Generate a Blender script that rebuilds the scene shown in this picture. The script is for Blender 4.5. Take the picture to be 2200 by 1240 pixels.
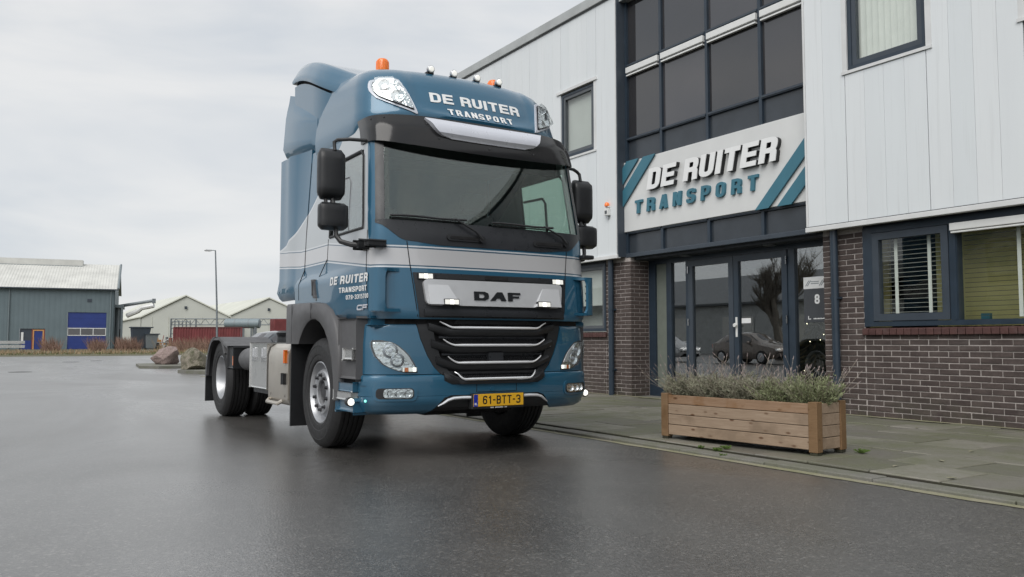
import bpy, bmesh, math, random
from mathutils import Vector
from math import sin, cos, pi, radians, atan, sqrt
random.seed(7)
scene = bpy.context.scene
for _o in list(bpy.data.objects):
    bpy.data.objects.remove(_o)
COL = scene.collection

# ------------------------------------------------------------------ camera
CAM_H = 1.02
YAW = radians(32.096)      # camera axis, turned from +Y towards +X
PITCH = atan(115 / 1790)
cam_d = bpy.data.cameras.new('camera')
cam = bpy.data.objects.new('camera', cam_d)
COL.objects.link(cam)
cam.location = (0, 0, CAM_H)
cam.rotation_euler = (pi / 2 + PITCH, 0, -YAW)
cam_d.sensor_fit = 'HORIZONTAL'
cam_d.sensor_width = 36
cam_d.lens = 36 * 1790 / 2200
cam_d.clip_start = 0.05
cam_d.clip_end = 3000
scene.camera = cam

# ------------------------------------------------------------------ world: overcast sky
SUN_EL, SUN_AZ = radians(46), radians(238)   # azimuth measured from +Y towards +X
world = bpy.data.worlds.new('World')
scene.world = world
world.use_nodes = True
nt = world.node_tree
nt.nodes.clear()
def wn(t, **k):
    n = nt.nodes.new(t)
    for a, b in k.items():
        setattr(n, a, b)
    return n
out = wn('ShaderNodeOutputWorld')
bg = wn('ShaderNodeBackground')
sky = wn('ShaderNodeTexSky', sky_type='NISHITA', sun_disc=False, sun_elevation=SUN_EL, sun_rotation=SUN_AZ)
mulsky = wn('ShaderNodeMix', data_type='RGBA', blend_type='MULTIPLY')
mulsky.inputs[0].default_value = 1
mulsky.inputs[7].default_value = (0.07, 0.07, 0.07, 1)
tc = wn('ShaderNodeTexCoord')
mp = wn('ShaderNodeMapping')
mp.inputs['Scale'].default_value = (0.9, 1.0, 3.4)
mp.inputs['Rotation'].default_value = (0.35, 0.25, 0.6)
noi = wn('ShaderNodeTexNoise')
noi.inputs['Scale'].default_value = 2.6
noi.inputs['Detail'].default_value = 5
noi.inputs['Roughness'].default_value = 0.52
noi.inputs['Distortion'].default_value = 0.4
ramp = wn('ShaderNodeValToRGB')
ramp.color_ramp.elements[0].position = 0.36
ramp.color_ramp.elements[0].color = (0.415, 0.440, 0.468, 1)
ramp.color_ramp.elements[1].position = 0.62
ramp.color_ramp.elements[1].color = (0.532, 0.535, 0.535, 1)
mixs = wn('ShaderNodeMix', data_type='RGBA')
mixs.inputs[0].default_value = 0.93
L = nt.links.new
L(tc.outputs['Generated'], mp.inputs['Vector'])
L(mp.outputs['Vector'], noi.inputs['Vector'])
L(noi.outputs['Fac'], ramp.inputs['Fac'])
L(sky.outputs['Color'], mulsky.inputs[6])
L(mulsky.outputs[2], mixs.inputs[6])
L(ramp.outputs['Color'], mixs.inputs[7])
L(mixs.outputs[2], bg.inputs['Color'])
bg.inputs['Strength'].default_value = 1.0
L(bg.outputs[0], out.inputs['Surface'])

sun_d = bpy.data.lights.new('sun', 'SUN')
sun_d.energy = 1.5
sun_d.angle = radians(50)
sun_d.color = (1.0, 0.97, 0.93)
sun = bpy.data.objects.new('sun', sun_d)
COL.objects.link(sun)
_sd = Vector((sin(SUN_AZ) * cos(SUN_EL), cos(SUN_AZ) * cos(SUN_EL), sin(SUN_EL)))
sun.rotation_euler = (-_sd).to_track_quat('-Z', 'Y').to_euler()
sun.location = (-20, -30, 40)

scene.view_settings.view_transform = 'Standard'
scene.view_settings.look = 'None'
scene.view_settings.exposure = 0.66
scene.view_settings.gamma = 1.0
scene.view_settings.use_curve_mapping = False
scene.render.engine = 'CYCLES'
scene.cycles.max_bounces = 8
scene.cycles.transparent_max_bounces = 16
scene.cycles.use_denoising = True
scene.cycles.caustics_reflective = False
scene.cycles.caustics_refractive = False

# ------------------------------------------------------------------ material helpers
class NT:
    """small node-tree writer"""
    def __init__(self, name):
        self.m = bpy.data.materials.new(name)
        self.m.use_nodes = True
        self.t = self.m.node_tree
        self.t.nodes.clear()
        self.out = self.t.nodes.new('ShaderNodeOutputMaterial')
    def n(self, typ, **k):
        n = self.t.nodes.new(typ)
        for a, b in k.items():
            setattr(n, a, b)
        return n
    def put(self, sock, v):
        if isinstance(v, bpy.types.NodeSocket):
            self.t.links.new(v, sock)
        elif v is not None:
            if isinstance(v, (tuple, list)) and len(v) == 3 and sock.type == 'RGBA':
                v = (*v, 1)
            sock.default_value = v
    def math(self, op, a, b=None, c=None):
        n = self.n('ShaderNodeMath', operation=op)
        self.put(n.inputs[0], a)
        if b is not None: self.put(n.inputs[1], b)
        if c is not None: self.put(n.inputs[2], c)
        return n.outputs[0]
    def mix(self, f, a, b, blend='MIX'):
        n = self.n('ShaderNodeMix', data_type='RGBA', blend_type=blend)
        self.put(n.inputs[0], f); self.put(n.inputs[6], a); self.put(n.inputs[7], b)
        return n.outputs[2]
    def coord(self, kind='Object'):
        return self.n('ShaderNodeTexCoord').outputs[kind]
    def pos(self):
        return self.n('ShaderNodeNewGeometry').outputs['Position']
    def mapping(self, v, scale=(1, 1, 1), rot=(0, 0, 0), loc=(0, 0, 0)):
        n = self.n('ShaderNodeMapping')
        self.put(n.inputs['Vector'], v)
        n.inputs['Scale'].default_value = scale
        n.inputs['Rotation'].default_value = rot
        n.inputs['Location'].default_value = loc
        return n.outputs[0]
    def noise(self, v, scale, detail=3, rough=0.5, dist=0.0):
        n = self.n('ShaderNodeTexNoise')
        self.put(n.inputs['Vector'], v)
        n.inputs['Scale'].default_value = scale
        n.inputs['Detail'].default_value = detail
        n.inputs['Roughness'].default_value = rough
        n.inputs['Distortion'].default_value = dist
        return n.outputs['Fac']
    def vor(self, v, scale, feature='F1'):
        n = self.n('ShaderNodeTexVoronoi', feature=feature)
        self.put(n.inputs['Vector'], v)
        n.inputs['Scale'].default_value = scale
        return n
    def ramp(self, f, stops):
        n = self.n('ShaderNodeValToRGB')
        self.put(n.inputs[0], f)
        e = n.color_ramp.elements
        e[0].position, e[0].color = stops[0][0], (*stops[0][1], 1) if not isinstance(stops[0][1], float) else (stops[0][1],) * 3 + (1,)
        e[1].position, e[1].color = stops[-1][0], (*stops[-1][1], 1) if not isinstance(stops[-1][1], float) else (stops[-1][1],) * 3 + (1,)
        for p, c in stops[1:-1]:
            k = e.new(p)
            k.color = (c, c, c, 1) if isinstance(c, float) else (*c, 1)
        return n.outputs[0]
    def mapr(self, v, a, b, c, d):
        n = self.n('ShaderNodeMapRange')
        self.put(n.inputs[0], v)
        for i, x in enumerate((a, b, c, d)):
            n.inputs[i + 1].default_value = x
        return n.outputs[0]
    def sep(self, v):
        n = self.n('ShaderNodeSeparateXYZ')
        self.put(n.inputs[0], v)
        return n.outputs
    def bump(self, h, strength=0.3, dist=0.01):
        n = self.n('ShaderNodeBump')
        n.inputs['Strength'].default_value = strength
        n.inputs['Distance'].default_value = dist
        self.put(n.inputs['Height'], h)
        return n.outputs[0]
    def bsdf(self, color, rough=0.5, metal=0.0, spec=0.5, normal=None, coat=0.0, coat_rough=0.03, emis=None, estr=0.0, trans=None):
        b = self.n('ShaderNodeBsdfPrincipled')
        self.put(b.inputs['Base Color'], color)
        self.put(b.inputs['Roughness'], rough)
        self.put(b.inputs['Metallic'], metal)
        self.put(b.inputs['Specular IOR Level'], spec)
        self.put(b.inputs['Coat Weight'], coat)
        self.put(b.inputs['Coat Roughness'], coat_rough)
        if normal is not None: self.put(b.inputs['Normal'], normal)
        if emis is not None:
            self.put(b.inputs['Emission Color'], emis)
            self.put(b.inputs['Emission Strength'], estr)
        return b.outputs[0]
    def done(self, sh):
        self.t.links.new(sh, self.out.inputs['Surface'])
        return self.m
MATS = {}
def simple(name, col, rough=0.5, metal=0.0, spec=0.5, var=0.08, vscale=6, coat=0.0, bump=0.0, bscale=60, emis=None, estr=0.0):
    t = NT(name)
    p = t.coord('Object')
    nf = t.noise(p, vscale, 4, 0.6)
    f = t.mapr(nf, 0.3, 0.7, 1 - var, 1 + var)
    c = t.mix(1.0, col, f, 'MULTIPLY')
    r = t.mapr(t.noise(p, vscale * 2.3, 3), 0.3, 0.7, max(0.02, rough * 0.85), min(1, rough * 1.15))
    nrm = t.bump(t.noise(p, bscale, 3), bump, 0.01) if bump else None
    MATS[name] = t.done(t.bsdf(c, r, metal, spec, nrm, coat, 0.03, emis, estr))
    return MATS[name]
def glass(name, tint=(0.8, 0.88, 0.86), ior=1.5, rough=0.0, boost=0.0):
    t = NT(name)
    fr = t.n('ShaderNodeFresnel')
    back = t.n('ShaderNodeNewGeometry').outputs['Backfacing']   # a thin pane: same index seen from both faces
    t.put(fr.inputs['IOR'], t.mapr(back, 0, 1, ior, 1 / ior))
    fac = t.math('ADD', fr.outputs[0], boost) if boost else fr.outputs[0]
    fac = t.math('MINIMUM', fac, 1.0)
    tr = t.n('ShaderNodeBsdfTransparent'); tr.inputs['Color'].default_value = (*tint, 1)
    gl = t.n('ShaderNodeBsdfGlossy'); gl.inputs['Roughness'].default_value = rough
    gl.inputs['Color'].default_value = (1, 1, 1, 1)
    mx = t.n('ShaderNodeMixShader')
    t.put(mx.inputs[0], fac)
    t.t.links.new(tr.outputs[0], mx.inputs[1]); t.t.links.new(gl.outputs[0], mx.inputs[2])
    MATS[name] = t.done(mx.outputs[0])
    return MATS[name]

# ------------------------------------------------------------------ mesh helpers
ORIG = {}
def prop(o, label=None, cat=None, group=None, kind=None):
    if label: o['label'] = label
    if cat: o['category'] = cat
    if group: o['group'] = group
    if kind: o['kind'] = kind
    return o
def thing(name, loc, label, cat, group=None):
    o = bpy.data.objects.new(name, None)
    o.empty_display_size = 0.2
    o.location = loc
    COL.objects.link(o)
    ORIG[o.name] = Vector(loc)
    return prop(o, label, cat, group)
class MB:
    """collects faces in world coordinates; build() links them as one mesh object"""
    def __init__(self):
        self.v = []; self.f = []
    def add(self, vs, fs):
        b = len(self.v)
        self.v += [tuple(p) for p in vs]
        self.f += [tuple(b + i for i in q) for q in fs]
        return self
    def box(self, x0, x1, y0, y1, z0, z1):
        vs = [(x, y, z) for x in (x0, x1) for y in (y0, y1) for z in (z0, z1)]
        return self.add(vs, [(0, 1, 3, 2), (4, 6, 7, 5), (0, 4, 5, 1), (2, 3, 7, 6), (0, 2, 6, 4), (1, 5, 7, 3)])
    def bevbox(self, x0, x1, y0, y1, z0, z1, b=0.01):
        """box with all edges chamfered"""
        b = min(b, abs(x1 - x0) / 2.2, abs(y1 - y0) / 2.2, abs(z1 - z0) / 2.2)
        bm = bmesh.new()
        bmesh.ops.create_cube(bm, size=1)
        for v in bm.verts:
            v.co = ((x0 + x1) / 2 + v.co.x * (x1 - x0), (y0 + y1) / 2 + v.co.y * (y1 - y0), (z0 + z1) / 2 + v.co.z * (z1 - z0))
        bmesh.ops.bevel(bm, geom=list(bm.edges), offset=b, segments=2, profile=0.5, affect='EDGES')
        bm.verts.index_update()
        vs = [v.co[:] for v in bm.verts]; fs = [[v.index for v in f.verts] for f in bm.faces]
        bm.free()
        return self.add(vs, fs)
    def grid(self, P, closed_u=False, closed_v=False, cap0=False, cap1=False):
        """P[i][j] points; quads between"""
        nu, nv = len(P), len(P[0])
        vs = [p for row in P for p in row]
        fs = []
        for i in range(nu if closed_u else nu - 1):
            for j in range(nv if closed_v else nv - 1):
                a = i * nv + j; b = i * nv + (j + 1) % nv
                c = ((i + 1) % nu) * nv + (j + 1) % nv; d = ((i + 1) % nu) * nv + j
                fs.append((a, b, c, d))
        if cap0: fs.append(tuple(range(nv))[::-1])
        if cap1: fs.append(tuple((nu - 1) * nv + j for j in range(nv)))
        return self.add(vs, fs)
    def solid(self, A, B):
        """closed slab between two equal grids"""
        nu, nv = len(A), len(A[0])
        self.grid(A); self.grid([r[::-1] for r in B])
        rim = [(0, j) for j in range(nv)] + [(i, nv - 1) for i in range(1, nu)] + [(nu - 1, j) for j in range(nv - 2, -1, -1)] + [(i, 0) for i in range(nu - 2, 0, -1)]
        ra = [A[i][j] for i, j in rim]; rb = [B[i][j] for i, j in rim]
        return self.grid([ra, rb], closed_v=True)
    def tube(self, pts, r, n=8, closed=False, caps=True):
        pts = [Vector(p) for p in pts]
        rs = r if isinstance(r, (list, tuple)) else [r] * len(pts)
        rows = []; up = None
        m = len(pts)
        for i, p in enumerate(pts):
            a = pts[(i - 1) % m] if (closed or i > 0) else p
            b = pts[(i + 1) % m] if (closed or i < m - 1) else p
            d = (b - a).normalized()
            if up is None:
                up = d.cross(Vector((0, 0, 1)))
                if up.length < 1e-3: up = d.cross(Vector((1, 0, 0)))
            up = (up - d * up.dot(d)).normalized()
            w = d.cross(up)
            rows.append([p + (up * cos(2 * pi * k / n) + w * sin(2 * pi * k / n)) * rs[i] for k in range(n)])
        return self.grid(rows, closed_u=closed, closed_v=True, cap0=caps and not closed, cap1=caps and not closed)
    def lathe(self, prof, c, axis='x', n=32, cap0=False, cap1=False):
        """prof: (radius, along) pairs round an axis through c"""
        rows = []
        for r, a in prof:
            row = []
            for k in range(n):
                t = 2 * pi * k / n
                if axis == 'x': row.append((c[0] + a, c[1] + r * cos(t), c[2] + r * sin(t)))
                elif axis == 'y': row.append((c[0] + r * cos(t), c[1] + a, c[2] + r * sin(t)))
                else: row.append((c[0] + r * cos(t), c[1] + r * sin(t), c[2] + a))
            rows.append(row)
        return self.grid(rows, closed_v=True, cap0=cap0, cap1=cap1)
    def lathe_n(self, prof, c, nrm, n=20):
        """like lathe, about an arbitrary axis nrm; negative 'along' points outwards"""
        N = Vector(nrm).normalized(); c = Vector(c)
        u = N.cross(Vector((0, 0, 1))).normalized(); w = N.cross(u)
        return self.grid([[c - N * a + (u * cos(2 * pi * k / n) + w * sin(2 * pi * k / n)) * r for k in range(n)] for r, a in prof], closed_v=True)
    def prism(self, poly, fr, d0, d1):
        """polygon in (u,v) pushed from depth d0 to d1 by fr(u,v,d)"""
        n = len(poly)
        vs = [fr(u, v, d0) for u, v in poly] + [fr(u, v, d1) for u, v in poly]
        fs = [tuple(range(n))[::-1], tuple(range(n, 2 * n))] + [(i, (i + 1) % n, n + (i + 1) % n, n + i) for i in range(n)]
        return self.add(vs, fs)
    def build(self, name, mat, parent=None, smooth=False, loc=None, angle=35, kind=None, label=None, fixn=True):
        if parent is not None:
            o0 = ORIG[parent.name]
        else:
            o0 = Vector(loc) if loc is not None else Vector((0, 0, 0))
        me = bpy.data.meshes.new(name)
        me.from_pydata([(p[0] - o0.x, p[1] - o0.y, p[2] - o0.z) for p in self.v], [], self.f)
        if fixn:
            bm = bmesh.new(); bm.from_mesh(me)
            bmesh.ops.remove_doubles(bm, verts=bm.verts, dist=1e-5)
            bmesh.ops.recalc_face_normals(bm, faces=bm.faces)
            bm.to_mesh(me); bm.free()
        me.materials.append(MATS[mat] if isinstance(mat, str) else mat)
        if smooth:
            for p in me.polygons: p.use_smooth = True
            try: me.set_sharp_from_angle(angle=radians(angle))
            except Exception: pass
        o = bpy.data.objects.new(name, me)
        COL.objects.link(o)
        if parent is not None:
            o.parent = parent
        elif loc is not None:
            o.location = loc
        ORIG[o.name] = o0
        if kind: o['kind'] = kind
        if label: o['label'] = label
        return o
def interp(tab, x):
    """tab: sorted list of (x, v0, v1..) -> interpolated tuple/value"""
    if x <= tab[0][0]: r = tab[0][1:]
    elif x >= tab[-1][0]: r = tab[-1][1:]
    else:
        for a, b in zip(tab, tab[1:]):
            if a[0] <= x <= b[0]:
                t = (x - a[0]) / (b[0] - a[0]) if b[0] > a[0] else 0
                r = tuple(p + (q - p) * t for p, q in zip(a[1:], b[1:]))
                break
    return r if len(r) > 1 else r[0]
def lin(a, b, n):
    return [a + (b - a) * i / (n - 1) for i in range(n)]

# ------------------------------------------------------------------ lettering (stroke outlines)
def rr(pts, c, closed=False, n=5):
    """round the corners of a polyline"""
    m = len(pts); res = []
    for i, p in enumerate(pts):
        if not closed and i in (0, m - 1):
            res.append(p); continue
        a, b = pts[i - 1], pts[(i + 1) % m]
        ca = c[i] if isinstance(c, (list, tuple)) else c
        la = math.hypot(a[0] - p[0], a[1] - p[1]); lb = math.hypot(b[0] - p[0], b[1] - p[1])
        q = min(ca, la / 2, lb / 2)
        if q < 1e-4:
            res.append(p); continue
        s = (p[0] + (a[0] - p[0]) * q / la, p[1] + (a[1] - p[1]) * q / la)
        e = (p[0] + (b[0] - p[0]) * q / lb, p[1] + (b[1] - p[1]) * q / lb)
        for k in range(n + 1):
            t = k / n
            res.append(((1 - t) ** 2 * s[0] + 2 * t * (1 - t) * p[0] + t * t * e[0], (1 - t) ** 2 * s[1] + 2 * t * (1 - t) * p[1] + t * t * e[1]))
    out_ = []
    for p in res:
        if not out_ or math.hypot(p[0] - out_[-1][0], p[1] - out_[-1][1]) > 1e-4: out_.append(p)
    if closed and math.hypot(out_[0][0] - out_[-1][0], out_[0][1] - out_[-1][1]) < 1e-4: out_.pop()
    return out_
def glyph(ch, s, w):
    """list of (points, closed) centre lines for a capital of height 1"""
    l, r, b, t = s / 2, w - s / 2, s / 2, 1 - s / 2
    c = min(0.75 * (r - l), 0.36)
    m = 0.5
    G = {
        'D': [(rr([(l, b), (l, t), (r, t), (r, b)], [0, 0, c, c], True), True)],
        'O': [(rr([(l, b), (l, t), (r, t), (r, b)], c, True), True)],
        '0': [(rr([(l, b), (l, t), (r, t), (r, b)], c, True), True)],
        'E': [([(l, 0), (l, 1)], False), ([(l, t), (w, t)], False), ([(l, m), (w * 0.93, m)], False), ([(l, b), (w, b)], False)],
        'F': [([(l, 0), (l, 1)], False), ([(l, t), (w, t)], False), ([(l, m - .04), (w * 0.93, m - .04)], False)],
        'L': [([(l, 0), (l, 1)], False), ([(l, b), (w, b)], False)],
        'H': [([(l, 0), (l, 1)], False), ([(r, 0), (r, 1)], False), ([(l, m), (r, m)], False)],
        'R': [([(l, 0), (l, 1)], False), (rr([(l, t), (r, t), (r, m - .03), (l, m - .03)], c * .6), False), (rr([(w * .45, m - .03), (r, m - .05), (r + .02, 0)], .12), False)],
        'P': [([(l, 0), (l, 1)], False), (rr([(l, t), (r, t), (r, m - .06), (l, m - .06)], c * .6), False)],
        'B': [([(l, 0), (l, 1)], False), (rr([(l, t), (r - .02, t), (r - .02, m), (l, m)], c * .6), False), (rr([(l, m), (r, m), (r, b), (l, b)], c * .6), False)],
        'U': [(rr([(l, 1), (l, b), (r, b), (r, 1)], c), False)],
        'I': [([(s / 2, 0), (s / 2, 1)], False)],
        'T': [([(0, t), (w, t)], False), ([(w / 2, 0), (w / 2, t)], False)],
        'A': [([(s * .45, 0), (w / 2 - s * .06, 1)], False), ([(w - s * .45, 0), (w / 2 + s * .06, 1)], False), ([(w * .25, .24), (w * .75, .24)], False)],
        'N': [([(l, 0), (l, 1)], False), ([(r, 0), (r, 1)], False), ([(l, 1 - s * .3), (r, s * .3)], False)],
        'M': [([(l, 0), (l, 1)], False), ([(r, 0), (r, 1)], False), ([(l, 1 - s * .3), (w / 2, .2)], False), ([(r, 1 - s * .3), (w / 2, .2)], False)],
        'V': [([(s * .45, 1), (w / 2, 0)], False), ([(w - s * .45, 1), (w / 2, 0)], False)],
        'W': [([(s * .4, 1), (w * .27, 0)], False), ([(w * .5, 1), (w * .27, 0)], False), ([(w * .5, 1), (w * .73, 0)], False), ([(w - s * .4, 1), (w * .73, 0)], False)],
        'S': [(rr([(r, .70), (r, t), (l, t), (l, m + .02), (r, m - .02), (r, b), (l, b), (l, .30)], c * .55), False)],
        'C': [(rr([(r, .68), (r, t), (l, t), (l, b), (r, b), (r, .32)], c), False)],
        '1': [([(w * .62, 0), (w * .62, 1)], False), ([(w * .62, t), (w * .2, .74)], False)],
        '3': [(rr([(l, .76), (l, t), (r, t), (r, m), (w * .35, m)], c * .7), False), (rr([(w * .35, m), (r, m), (r, b), (l, b), (l, .24)], c * .7), False)],
        '5': [(rr([(r, t), (l, t), (l, m + .06), (r, m + .06), (r, b), (l, b), (l, .22)], [0, 0, 0, c * .7, c * .7, c * .7, 0]), False)],
        '6': [(rr([(l, b), (l, m + .08), (r, m + .08), (r, b)], c * .8, True), True), (rr([(l, .35), (l, t), (r, t), (r, .76)], c), False)],
        '7': [([(0, t), (r, t)], False), ([(r, 1), (w * .35, 0)], False)],
        '8': [(rr([(l, b), (l, m), (r, m), (r, b)], c * .8, True), True), (rr([(l + .02, m), (l + .02, t), (r - .02, t), (r - .02, m)], c * .8, True), True)],
        '9': [(rr([(l, t), (l, m - .08), (r, m - .08), (r, t)], c * .8, True), True), (rr([(r, .65), (r, b), (l, b), (l, .24)], c), False)],
        '-': [([(w * .05, m - .02), (w * .95, m - .02)], False)],
        '.': [([(0, s / 2), (s, s / 2)], False)],
    }
    return G.get(ch, [])
def ribbon(pts, hw, closed):
    m = len(pts); A = []; B = []
    for i, p in enumerate(pts):
        a = pts[i - 1] if (closed or i > 0) else None
        b = pts[(i + 1) % m] if (closed or i < m - 1) else None
        def nd(q, r):
            d = math.hypot(r[0] - q[0], r[1] - q[1]) or 1
            return (-(r[1] - q[1]) / d, (r[0] - q[0]) / d)
        if a is None: n = nd(p, b)
        elif b is None: n = nd(a, p)
        else:
            n1, n2 = nd(a, p), nd(p, b)
            sx, sy = n1[0] + n2[0], n1[1] + n2[1]
            q = sx * n1[0] + sy * n1[1]
            q = max(q, 0.35)
            n = (sx / q, sy / q)
        A.append((p[0] + n[0] * hw, p[1] + n[1] * hw)); B.append((p[0] - n[0] * hw, p[1] - n[1] * hw))
    return A, B
WID = {'I': None, 'M': 1.3, 'W': 1.5, '-': 0.6, '.': None, ' ': 0.55, '1': 0.8}
def text(txt, h, width, stem, gap, fr, depth, shear=0.0, align='l', xs=1.0):
    """list of (char, MB); fr(u,v,d) maps to world; h cap height; width glyph width /h; stem /h; gap /h"""
    res = []; u = 0.0; items = []
    for ch in txt:
        w = width * WID.get(ch, 1.0) if WID.get(ch, 1.0) is not None else stem
        items.append((ch, u, w)); u += w + (gap if ch != ' ' else 0)
    tot = u - gap
    for ch, u0, w in items:
        if ch == ' ': continue
        mb = MB()
        for k, (pts, closed) in enumerate(glyph(ch, stem, w)):
            A, B = ribbon(pts, stem / 2, closed)
            d1 = depth + 0.0004 * k
            def q(p, d):
                x = (p[0] + u0 - (tot / 2 if align == 'c' else tot if align == 'r' else 0)) * xs + shear * p[1]
                return fr(x * h, p[1] * h, d)
            n = len(A)
            top = [q(p, d1) for p in A] + [q(p, d1) for p in B]
            bot = [q(p, 0) for p in A] + [q(p, 0) for p in B]
            fs = []
            for i in range(n if closed else n - 1):
                j = (i + 1) % n
                fs.append((i, j, n + j, n + i))
                fs.append((i, j, 2 * n + j, 2 * n + i))
                fs.append((n + i, n + j, 3 * n + j, 3 * n + i))
            if not closed:
                fs.append((0, n, 3 * n, 2 * n)); fs.append((n - 1, 2 * n - 1, 4 * n - 1, 3 * n - 1))
            mb.add(top + bot, fs)
        res.append((ch, mb))
    return res
# ------------------------------------------------------------------ materials
def m_asphalt():
    t = NT('asphalt')
    p = t.pos()
    n1 = t.noise(p, 0.22, 5, 0.6, 0.6)
    n2 = t.noise(p, 1.7, 4, 0.6)
    n3 = t.noise(p, 55, 4, 0.7)
    v = t.vor(p, 78); v2 = t.vor(p, 40)
    base = t.ramp(n2, [(0.3, (0.064, 0.0605, 0.0565)), (0.7, (0.088, 0.0835, 0.078))])
    base = t.mix(t.mapr(n1, 0.35, 0.7, 0, 0.45), base, (0.104, 0.100, 0.095))
    c1 = t.sep(v.outputs['Color'])[0]; c2 = t.sep(v2.outputs['Color'])[1]
    base = t.mix(1.0, base, t.ramp(c1, [(0.0, 0.65), (0.75, 1.0), (0.90, 1.15), (1.0, 2.2)]), 'MULTIPLY')
    base = t.mix(t.mapr(c2, 0.94, 0.97, 0, 0.3), base, (0.17, 0.16, 0.15))
    wet = t.noise(t.mapping(p, (0.35, 0.12, 1)), 1.0, 4, 0.6, 0.8)
    rough = t.math('ADD', t.mapr(wet, 0.38, 0.64, 0.24, 0.44), t.mapr(n3, 0.3, 0.7, -0.03, 0.05))
    h = t.math('ADD', v.outputs['Distance'], t.math('MULTIPLY', n3, 0.6))
    simple('joint_tar', (0.045, 0.043, 0.041), 0.5, var=0.4, vscale=9)
    simple('drain', (0.03, 0.03, 0.03), 0.6)
    MATS['asphalt'] = t.done(t.bsdf(base, rough, 0, 1.0, t.bump(h, 0.30, 0.006), 0.7, 0.34))
m_asphalt()
def m_slab():
    t = NT('paving')
    p = t.pos()
    rnd = t.n('ShaderNodeObjectInfo').outputs['Random']
    n1 = t.noise(p, 1.1, 5, 0.65, 0.5); n2 = t.noise(p, 34, 4, 0.7); n3 = t.noise(p, 140, 2)
    c = t.ramp(rnd, [(0.0, (0.130, 0.124, 0.104)), (1.0, (0.250, 0.236, 0.205))])
    c = t.mix(t.mapr(n1, 0.38, 0.64, 0.0, 0.85), c, (0.120, 0.128, 0.070))
    c = t.mix(t.mapr(n2, 0.5, 0.75, 0, 0.4), c, (0.23, 0.22, 0.20))
    c = t.mix(t.mapr(n3, 0.3, 0.5, 0.3, 0), c, (0.04, 0.04, 0.036))
    rough = t.mapr(n1, 0.35, 0.65, 0.42, 0.65)
    MATS['paving'] = t.done(t.bsdf(c, rough, 0, 0.45, t.bump(t.math('ADD', n2, n3), 0.3, 0.006)))
m_slab()
def m_kerb(name, col, moss):
    t = NT(name)
    p = t.pos()
    n1 = t.noise(p, 2.3, 5, 0.7, 0.4); n2 = t.noise(p, 60, 4, 0.7)
    c = t.mix(t.mapr(n1, 0.4, 0.65, 0, 0.6), col, moss)
    c = t.mix(t.mapr(n2, 0.35, 0.7, 0.25, 0), c, (0.03, 0.03, 0.025))
    MATS[name] = t.done(t.bsdf(c, 0.7, 0, 0.4, t.bump(n2, 0.4, 0.006)))
m_kerb('kerb', (0.20, 0.195, 0.175), (0.13, 0.14, 0.08))
m_kerb('sand', (0.31, 0.29, 0.21), (0.20, 0.21, 0.09))
m_kerb('soil', (0.045, 0.04, 0.03), (0.05, 0.055, 0.025))
m_kerb('verge', (0.12, 0.105, 0.06), (0.08, 0.095, 0.035))
def m_brick(name, c0, c1):
    t = NT(name)
    p = t.pos()
    rnd = t.n('ShaderNodeObjectInfo').outputs['Random']
    n1 = t.noise(p, 38, 4, 0.7); n2 = t.noise(p, 4, 3)
    r2 = t.noise(t.mapping(p, (0.1, 4.4, 15)), 1.0, 0)
    c = t.mix(t.math('MULTIPLY', t.math('ADD', rnd, t.mapr(r2, .3, .7, 0, 1)), 0.5), c0, c1)
    c = t.mix(t.mapr(n1, 0.3, 0.7, 0.5, 0), c, tuple(x * 0.55 for x in c0))
    c = t.mix(t.mapr(n2, 0.55, 0.75, 0, 0.25), c, (0.14, 0.12, 0.11))
    z = t.sep(p)[2]
    damp = t.math('MULTIPLY', t.mapr(z, 0.05, 0.42, 1, 0), t.mapr(t.noise(p, 3.2, 4, 0.65), 0.42, 0.62, 0, 1))
    c = t.mix(t.math('MULTIPLY', damp, 0.6), c, (0.055, 0.058, 0.036))
    bloom = t.noise(p, 1.3, 5, 0.7, 0.6)
    c = t.mix(t.mapr(bloom, 0.58, 0.78, 0, 0.3), c, (0.20, 0.185, 0.175))
    MATS[name] = t.done(t.bsdf(c, 0.72, 0, 0.35, t.bump(n1, 0.5, 0.006)))
m_brick('brick', (0.060, 0.045, 0.042), (0.115, 0.090, 0.082))
m_brick('red_brick', (0.075, 0.036, 0.034), (0.120, 0.058, 0.052))
simple('mortar', (0.40, 0.365, 0.345), 0.85, var=0.18, vscale=30, bump=0.5, bscale=120)
def m_clad():
    t = NT('cladding')
    p = t.pos()
    rnd = t.n('ShaderNodeObjectInfo').outputs['Random']
    n1 = t.noise(t.mapping(p, (1, 1.5, 0.25)), 1.3, 5, 0.6); n2 = t.noise(t.mapping(p, (1, 9, 0.35)), 2.0, 4, 0.6)
    c = t.ramp(rnd, [(0, (0.685, 0.725, 0.745)), (1, (0.735, 0.765, 0.78))])
    c = t.mix(t.mapr(n1, 0.4, 0.7, 0, 0.35), c, (0.64, 0.67, 0.69))
    c = t.mix(t.mapr(n2, 0.56, 0.78, 0, 0.2), c, (0.40, 0.415, 0.41))
    nb = t.noise(p, 2.0, 2)
    MATS['cladding'] = t.done(t.bsdf(c, 0.38, 0, 0.5, t.bump(nb, 0.06, 0.02)))
m_clad()
simple('flashing', (0.66, 0.67, 0.67), 0.4, var=0.08, vscale=3)
simple('roof_cap', (0.40, 0.42, 0.42), 0.45, var=0.12, vscale=2)
simple('joint', (0.10, 0.105, 0.11), 0.7)
simple('frame', (0.024, 0.038, 0.056), 0.35, spec=0.5, var=0.12, vscale=5)
simple('frame_grey', (0.045, 0.058, 0.075), 0.4, var=0.1, vscale=5)
simple('frame_light', (0.085, 0.095, 0.105), 0.4, var=0.1)
simple('soffit', (0.02, 0.025, 0.032), 0.6)
simple('dark_in', (0.02, 0.02, 0.022), 0.8)
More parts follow.
